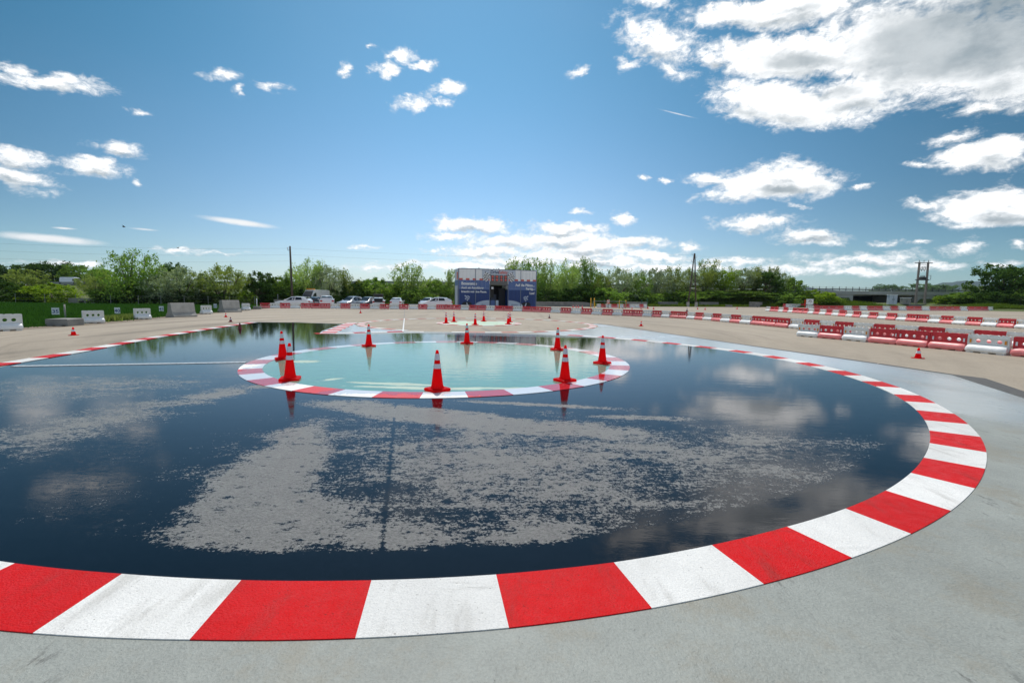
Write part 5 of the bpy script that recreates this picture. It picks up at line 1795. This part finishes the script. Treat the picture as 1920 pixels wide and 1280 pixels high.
# ------------------------------------------------------------------ trees
def crown_mesh(kind, seed):
    """crown and trunk in a unit box: width 1, height 1"""
    g = np.random.default_rng(seed)
    clumps = []         # x, y, z, r
    limbs = MB()
    if kind == 'airy':          # several thin upright stems, feathery tops
        ns = 11
        for i in range(ns):
            a = 2 * math.pi * i / ns + g.uniform(-.3, .3)
            sp = g.uniform(.08, .40)
            top = 1.0 - .45 * (sp / .42) ** 2 - g.uniform(0, .16)
            pts = []
            for t in np.linspace(0, 1, 7):
                q = (math.cos(a) * sp * t ** .8 + .03 * math.sin(5 * t + i), math.sin(a) * sp * t ** .8 + .03 * math.cos(4 * t + i), top * t)
                pts.append(q)
            limbs.tube(pts, [.016 * (1 - .85 * k / 6) + .001 for k in range(7)], 5)
            for t in np.linspace(.26, 1.0, 15):
                k = t * 6
                j = min(5, int(k))
                q = [pts[j][m_] * (1 - k + j) + pts[j + 1][m_] * (k - j) for m_ in range(3)]
                r = .095 * (1.15 - .62 * t)
                for _ in range(2):
                    clumps.append((q[0] + g.normal(0, .045), q[1] + g.normal(0, .045), q[2] + g.normal(0, .022), r * g.uniform(.6, 1.2), 1.7))
        for _ in range(34):     # dense skirt
            a, rr = g.uniform(0, 2 * math.pi), math.sqrt(g.random()) * .40
            clumps.append((rr * math.cos(a), rr * math.sin(a), g.uniform(.03, .38), g.uniform(.07, .13), 1.0))
        per, ls = 22, .021
    elif kind == 'round':
        for _ in range(120):
            v = g.normal(0, 1, 3)
            v /= np.linalg.norm(v)
            rr = g.uniform(.55, 1.0)
            bump = 1 + .16 * math.sin(3 * math.atan2(v[1], v[0]) + seed) + .12 * math.sin(5 * v[2] + seed)
            z = .47 + v[2] * .45 * rr * bump
            clumps.append((v[0] * .42 * rr * bump, v[1] * .42 * rr * bump, max(.03, z), g.uniform(.06, .13), 1.0))
        for _ in range(30):
            a, rr = g.uniform(0, 2 * math.pi), g.uniform(.2, .45)
            clumps.append((rr * math.cos(a), rr * math.sin(a), g.uniform(.03, .3), g.uniform(.07, .12), 1.0))
        for _ in range(22):      # shoots that break the outline
            a, rr = g.uniform(0, 2 * math.pi), g.uniform(0, .40)
            clumps.append((rr * math.cos(a), rr * math.sin(a), .92 - rr * .6 + g.uniform(-.02, .09), g.uniform(.025, .05), 2.2))
        limbs.tube([(0, 0, 0), (.01, 0, .5)], [.03, .015], 6)
        per, ls = 34, .027
    elif kind == 'willow':
        for _ in range(150):
            v = g.normal(0, 1, 3)
            v /= np.linalg.norm(v)
            rr = g.uniform(.45, 1.0)
            bump = 1 + .22 * math.sin(2 * math.atan2(v[1], v[0]) + seed) + .16 * math.sin(6 * v[2] + seed * 2)
            z = .52 + v[2] * .44 * rr * bump
            clumps.append((v[0] * .43 * rr * bump, v[1] * .43 * rr * bump, max(.04, z), g.uniform(.05, .11), .75))
        for _ in range(40):      # wispy shoots
            a, rr = g.uniform(0, 2 * math.pi), g.uniform(.05, .46)
            clumps.append((rr * math.cos(a), rr * math.sin(a), .97 - rr * .75 + g.uniform(-.05, .06), g.uniform(.02, .05), 2.6))
        for i in range(7):
            a = i * .9
            limbs.tube([(0, 0, 0), (.12 * math.cos(a), .12 * math.sin(a), .35), (.3 * math.cos(a), .3 * math.sin(a), .72)], [.022, .014, .004], 5)
        per, ls = 36, .021
    else:                       # broad deciduous tree with a trunk
        lob = [(g.uniform(-.28, .28), g.uniform(-.28, .28), g.uniform(.34, .80), g.uniform(.14, .24)) for _ in range(13)] + [(0, 0, .84, .16), (-.3, 0, .5, .18), (.3, .05, .52, .18)]
        for lx, ly, lz, lr in lob:
            limbs.tube([(0, 0, .18), (lx * .4, ly * .4, lz * .6), (lx, ly, lz)], [.022, .014, .004], 5)
            for _ in range(11):
                v = g.normal(0, 1, 3)
                v /= np.linalg.norm(v)
                rr = g.uniform(.5, 1.0)
                clumps.append((lx + v[0] * lr * rr, ly + v[1] * lr * rr, min(.99, lz + v[2] * lr * rr * .9), g.uniform(.04, .085), 1.0))
        limbs.tube([(0, 0, 0), (.01, 0, .3), (0, .01, .7)], [.042, .03, .012], 7)
        per, ls = 36, .024
    cl = np.array(clumps)
    n = len(cl) * per
    idx = np.repeat(np.arange(len(cl)), per)
    d = g.normal(0, 1, (n, 3))
    d /= np.linalg.norm(d, axis=1)[:, None]
    rad = cl[idx, 3] * g.random(n) ** .45
    pts = cl[idx, :3] + d * rad[:, None] * np.stack([np.ones(n), np.ones(n), cl[idx, 4]], 1)
    if kind == 'willow':
        pts[:, 2] -= g.random(n) * .05
    pts[:, 2] = np.clip(pts[:, 2], .005, 2)
    pts[:, 2] /= np.quantile(pts[:, 2], .997)
    pts[:, :2] /= 2 * np.quantile(np.abs(pts[:, :2]), .985)
    u = g.normal(0, 1, (n, 3))
    if kind in ('willow', 'airy'):
        u[:, 2] *= 1.9
    u /= np.linalg.norm(u, axis=1)[:, None]
    w = np.cross(u, g.normal(0, 1, (n, 3)))
    w /= np.linalg.norm(w, axis=1)[:, None]
    s = ls * g.uniform(.55, 1.35, n)[:, None]
    lw = .42 if kind in ('willow', 'airy') else .65
    V = np.stack([pts - u * s, pts + w * s * lw, pts + u * s, pts - w * s * lw], 1)
    me = bpy.data.meshes.new('crown')
    me.vertices.add(4 * n)
    me.vertices.foreach_set('co', V.ravel())
    me.loops.add(4 * n)
    me.loops.foreach_set('vertex_index', np.arange(4 * n))
    me.polygons.add(n)
    me.polygons.foreach_set('loop_start', np.arange(n) * 4)
    me.update()
    me.validate()
    return me, limbs.mesh('trunk', True)


CR = {k: [crown_mesh(k, s + 11 * i) for s in range(4 if k in ('airy', 'willow') else 3)] for i, k in enumerate(('airy', 'round', 'willow', 'decid'))}
DIST = ([-200, 0, 300, 480, 850, 930, 1120, 1300, 1500, 1600], [62, 64, 66, 74, 92, 99, 106, 122, 124, 126])
cnt_ = {}


def tree(px, w, ytop, kind, col, label, dd=0.0, dist=None, z=None, name=None, group='trees and bushes behind the yard'):
    dist = dist or float(np.interp(px, *DIST)) + dd
    top = at(px, ytop, dist)
    zb = z if z is not None else (land_z(top.x, dist) - .05)
    h = max(.6, top.z - zb)
    wd = w / FOCAL * dist * 1.12
    i = cnt_.get(kind, 0)
    cnt_[kind] = i + 1
    me, tm = CR[kind][i % len(CR[kind])]
    nm = name or ('bush' if kind == 'round' else 'tree')
    t = thing(nm, label, 'bush' if kind == 'round' else 'tree', (top.x, dist, zb), (i * 2.4) % 6.28, group, (wd, wd, h))
    for n_, m_, mm in (('crown', me, LEAF[col]), ('trunk', tm, M_bark)):
        if not m_.materials:
            m_.materials.append(mm)
        o = link(n_, m_, None, t)
        o.material_slots[0].link = 'OBJECT'
        o.material_slots[0].material = mm
    return t


for a in [
    (-60, 80, 488, 'decid', 'dark', 'dark broad tree behind the motorway, outside the left edge', 0, 172),
    (-14, 62, 494, 'decid', 'dark', 'dark broad tree behind the motorway at the very left edge', 0, 172),
    (26, 58, 497, 'decid', 'dark', 'dark broad tree behind the motorway, above the olive bush', 0, 175),
    (68, 54, 494, 'decid', 'dark', 'dark broad tree behind the motorway, left of the moving van', 0, 170),
    (108, 54, 492, 'decid', 'dark', 'dark broad tree behind the motorway, above the moving van', 0, 174),
    (148, 54, 497, 'decid', 'green', 'green tree behind the motorway, right above the moving van', 0, 171),
    (186, 46, 504, 'decid', 'green', 'small green tree behind the motorway, left of the tall airy tree', 0, 168),
    (48, 56, 505, 'round', 'olive', 'round olive bush on the embankment in front of the guardrail', 0, 117),
    (95, 74, 531, 'round', 'lime', 'bright yellow green bush at the wheat edge, left of the culvert', 0, 67),
    (8, 62, 528, 'round', 'dark', 'dark green bush at the left picture edge', 0, 69),
    (52, 50, 545, 'round', 'dark', 'low dark bush left of the yellow green bush', 0, 66),
    (182, 56, 508, 'airy', 'olive', 'loose olive tree right of the moving van', 0, 104),
    (206, 52, 545, 'round', 'dark', 'dark low bush right of the culvert', 0, 66),
    (246, 98, 471, 'airy', 'green', 'tallest airy tree with several thin stems at left'),
    (250, 96, 532, 'round', 'dark', 'dark bush at the foot of the tallest left tree', 1),
    (316, 46, 494, 'decid', 'dark', 'dark narrow tree behind the silvery tree at left', 10),
    (296, 62, 516, 'willow', 'silver', 'silvery willow between tallest left tree and olive tree'),
    (338, 84, 501, 'willow', 'silver', 'broad silvery willow above the first jersey block'),
    (378, 58, 518, 'willow', 'green', 'dense green willow right of the broad silvery willow', 1),
    (416, 88, 498, 'willow', 'olive', 'round grey green tree above the second jersey block', 0),
    (340, 90, 545, 'round', 'dark', 'dark hedge bush below the broad silvery willow', 1),
    (418, 80, 548, 'round', 'dark', 'dark hedge bush below the round grey green tree', 1),
    (461, 30, 546, 'round', 'lime', 'small yellow green bush in the gap left of the single pole', -2),
    (487, 42, 510, 'decid', 'dark', 'dark green tree right of the gap, left of the single pole'),
    (520, 54, 519, 'round', 'green', 'mid green bush left of the single wooden pole', 2),
    (500, 60, 542, 'round', 'dark', 'dark low bush below the dark tree at the row start', 1),
    (545, 42, 512, 'airy', 'green', 'airy green tree right behind the single wooden pole', 2),
    (579, 66, 486, 'airy', 'pale', 'tall feathery tree right of the single wooden pole', 1),
    (612, 54, 498, 'willow', 'silver', 'silvery willow right of the tall feathery tree', 0),
    (650, 46, 506, 'airy', 'olive', 'feathery olive tree above the silver blue car', 1),
    (560, 70, 540, 'round', 'dark', 'dark bush behind the white high roof van', 1),
    (632, 56, 541, 'round', 'dark', 'dark bush behind the white estate', 1),
    (668, 54, 530, 'round', 'dark', 'dark round bush above the dark grey hatchback', 0),
    (703, 66, 521, 'round', 'green', 'leafy green bush above the open tailgate', 1),
    (738, 50, 533, 'round', 'lime', 'yellow green bush left of the many stemmed tree', 2),
    (768, 68, 495, 'airy', 'pale', 'many stemmed feathery tree above the small white car', 1),
    (780, 70, 540, 'round', 'green', 'green bush at the foot of the many stemmed tree', -2),
    (818, 50, 526, 'round', 'green', 'green bush behind the white crossover', 0),
    (839, 46, 506, 'airy', 'pale', 'feathery tree directly left of the container', 1),
    (878, 50, 520, 'airy', 'green', 'feathery tree hidden behind the left half of the container', 4),
    (920, 50, 516, 'round', 'green', 'bush hidden behind the middle of the container', 2),
    (957, 56, 487, 'airy', 'pale', 'tall pale poplar above the right half of the container roof', 2),
    (996, 56, 485, 'airy', 'green', 'tall green poplar at the right container corner', 3),
    (1032, 52, 489, 'airy', 'pale', 'tall pale poplar second right of the container', 2),
    (1068, 54, 488, 'airy', 'pale', 'tall pale poplar third right of the container', 3),
    (1103, 56, 486, 'airy', 'green', 'tall green poplar, last of the poplar row right of the container', 2),
    (1025, 80, 541, 'round', 'dark', 'dark bush behind the concrete wall, close to the container', 1),
    (1085, 80, 538, 'round', 'dark', 'dark bush behind the right half of the concrete wall', 1),
    (1130, 46, 518, 'willow', 'olive', 'low olive tree right of the poplar row', 0),
    (1160, 72, 503, 'willow', 'silver', 'broad pale willow above the distant barrier group', 1),
    (1140, 70, 540, 'round', 'green', 'green bush behind the left distant barriers', -4),
    (1196, 52, 512, 'willow', 'green', 'green willow right of the broad pale willow', 0),
    (1228, 66, 503, 'willow', 'silver', 'silvery willow above the left grey concrete block', 2),
    (1205, 70, 545, 'round', 'green', 'dark bush behind the leaning green pole', -3),
    (1262, 46, 500, 'airy', 'olive', 'feathery olive tree left of the double wooden pole', 2),
    (1290, 50, 508, 'willow', 'silver', 'silvery willow directly behind the double wooden pole', 3),
    (1270, 76, 545, 'round', 'green', 'dark bush left of the double pole feet', -3),
    (1325, 54, 487, 'airy', 'olive', 'tall airy tree just right of the double wooden pole', 1),
    (1358, 58, 502, 'airy', 'lime', 'yellow green airy tree right of the tall airy one', 0),
    (1335, 76, 545, 'round', 'green', 'dark bush right of the double pole feet', -3),
    (1394, 52, 504, 'willow', 'silver', 'silvery tree right of the yellow green airy tree', 1),
    (1418, 46, 500, 'airy', 'olive', 'feathery grey tree above the pale ended block', 2),
    (1400, 78, 545, 'round', 'green', 'dark bush behind the pale ended concrete block', -3),
    (1438, 46, 510, 'decid', 'dark', 'dark green pointed tree near the right end of the tree row', 0),
    (1452, 34, 500, 'airy', 'olive', 'thin airy tree behind the dark pointed tree', 4),
    (1468, 40, 512, 'willow', 'silver', 'silvery willow near the right end of the tree row', 1),
    (1487, 46, 522, 'round', 'green', 'round green bush at the right end of the tree row', -2),
    (1460, 70, 548, 'round', 'green', 'dark low bush before the right end of the tree row', -3),
    (1528, 60, 544, 'round', 'lime', 'yellow green bush beside the bridge abutment', 0, 120),
    (1556, 44, 556, 'round', 'lime', 'low grassy bush on the bank left of the underpass', 0, 121)]:
    tree(*a)
for a in [
    (1663, 40, 533, 'decid', 'blue', 'distant tree group above the bridge railing, left of the pylon', 0, 330, 3.0),
    (1722, 56, 532, 'decid', 'blue', 'distant tree above the bridge railing between the pylon legs', 0, 320, 3.0),
    (1766, 46, 534, 'decid', 'blue', 'distant tree above the bridge railing right of the pylon', 0, 325, 3.0),
    (1783, 16, 538, 'airy', 'blue', 'thin distant tree before the hill', 0, 250, 2.5),
    (1640, 40, 541, 'round', 'blue', 'tiny distant bush above the bridge railing', 0, 400, 3.0),
    (1790, 56, 552, 'round', 'lime', 'sunny bush on the bank right of the pylon', 0, 121, 1.2),
    (1812, 60, 547, 'round', 'green', 'green bush on the bank below the hill', 0, 118, 1.2),
    (1842, 60, 546, 'round', 'dark', 'dark bush left of the big right tree', 0, 115, 1.1),
    (1826, 34, 532, 'airy', 'olive', 'thin sparse tree in front of the hill', 0, 140, 2.0),
    (1872, 50, 542, 'round', 'dark', 'dark bush at the foot of the big right tree', 0, 110, 1.0),
    (1886, 74, 496, 'decid', 'dark', 'big dark leafy tree near the right picture edge', 0, 112, 1.0),
    (1916, 60, 542, 'round', 'green', 'green bush at the right picture edge', 0, 108, 1.0),
    (1938, 60, 498, 'decid', 'green', 'leafy tree cut by the right picture edge', 0, 116, 1.0),
    (1985, 70, 492, 'decid', 'dark', 'dark tree outside the right edge', 0, 112, 1.0)]:
    tree(*a)
post(1899, 575, 1, .1, M_concrete, 'pale concrete post before the big right tree', 'post').scale = (1.6, 1.6, 3.4)

# ------------------------------------------------------------------ the air
hz = MB().box(-6800, 6800, -460, 8300, -7.0, 290)


def haze_f(m):
    m.use_nodes = True
    m.node_tree.nodes.clear()
    n = NT(m.node_tree)
    v = n.new('ShaderNodeVolumePrincipled')
    v.inputs['Color'].default_value = (.58, .80, 1.0, 1)
    v.inputs['Density'].default_value = HAZE
    v.inputs['Anisotropy'].default_value = .25
    n.put(n.new('ShaderNodeOutputMaterial').inputs['Volume'], v.outputs[0])
    return m


HAZE = 5.0e-5
hzo = hz.obj('haze', haze_f(bpy.data.materials.new('haze')))
tag(hzo, 'thin pale summer haze in the air over the far land', 'haze', None, 'stuff')
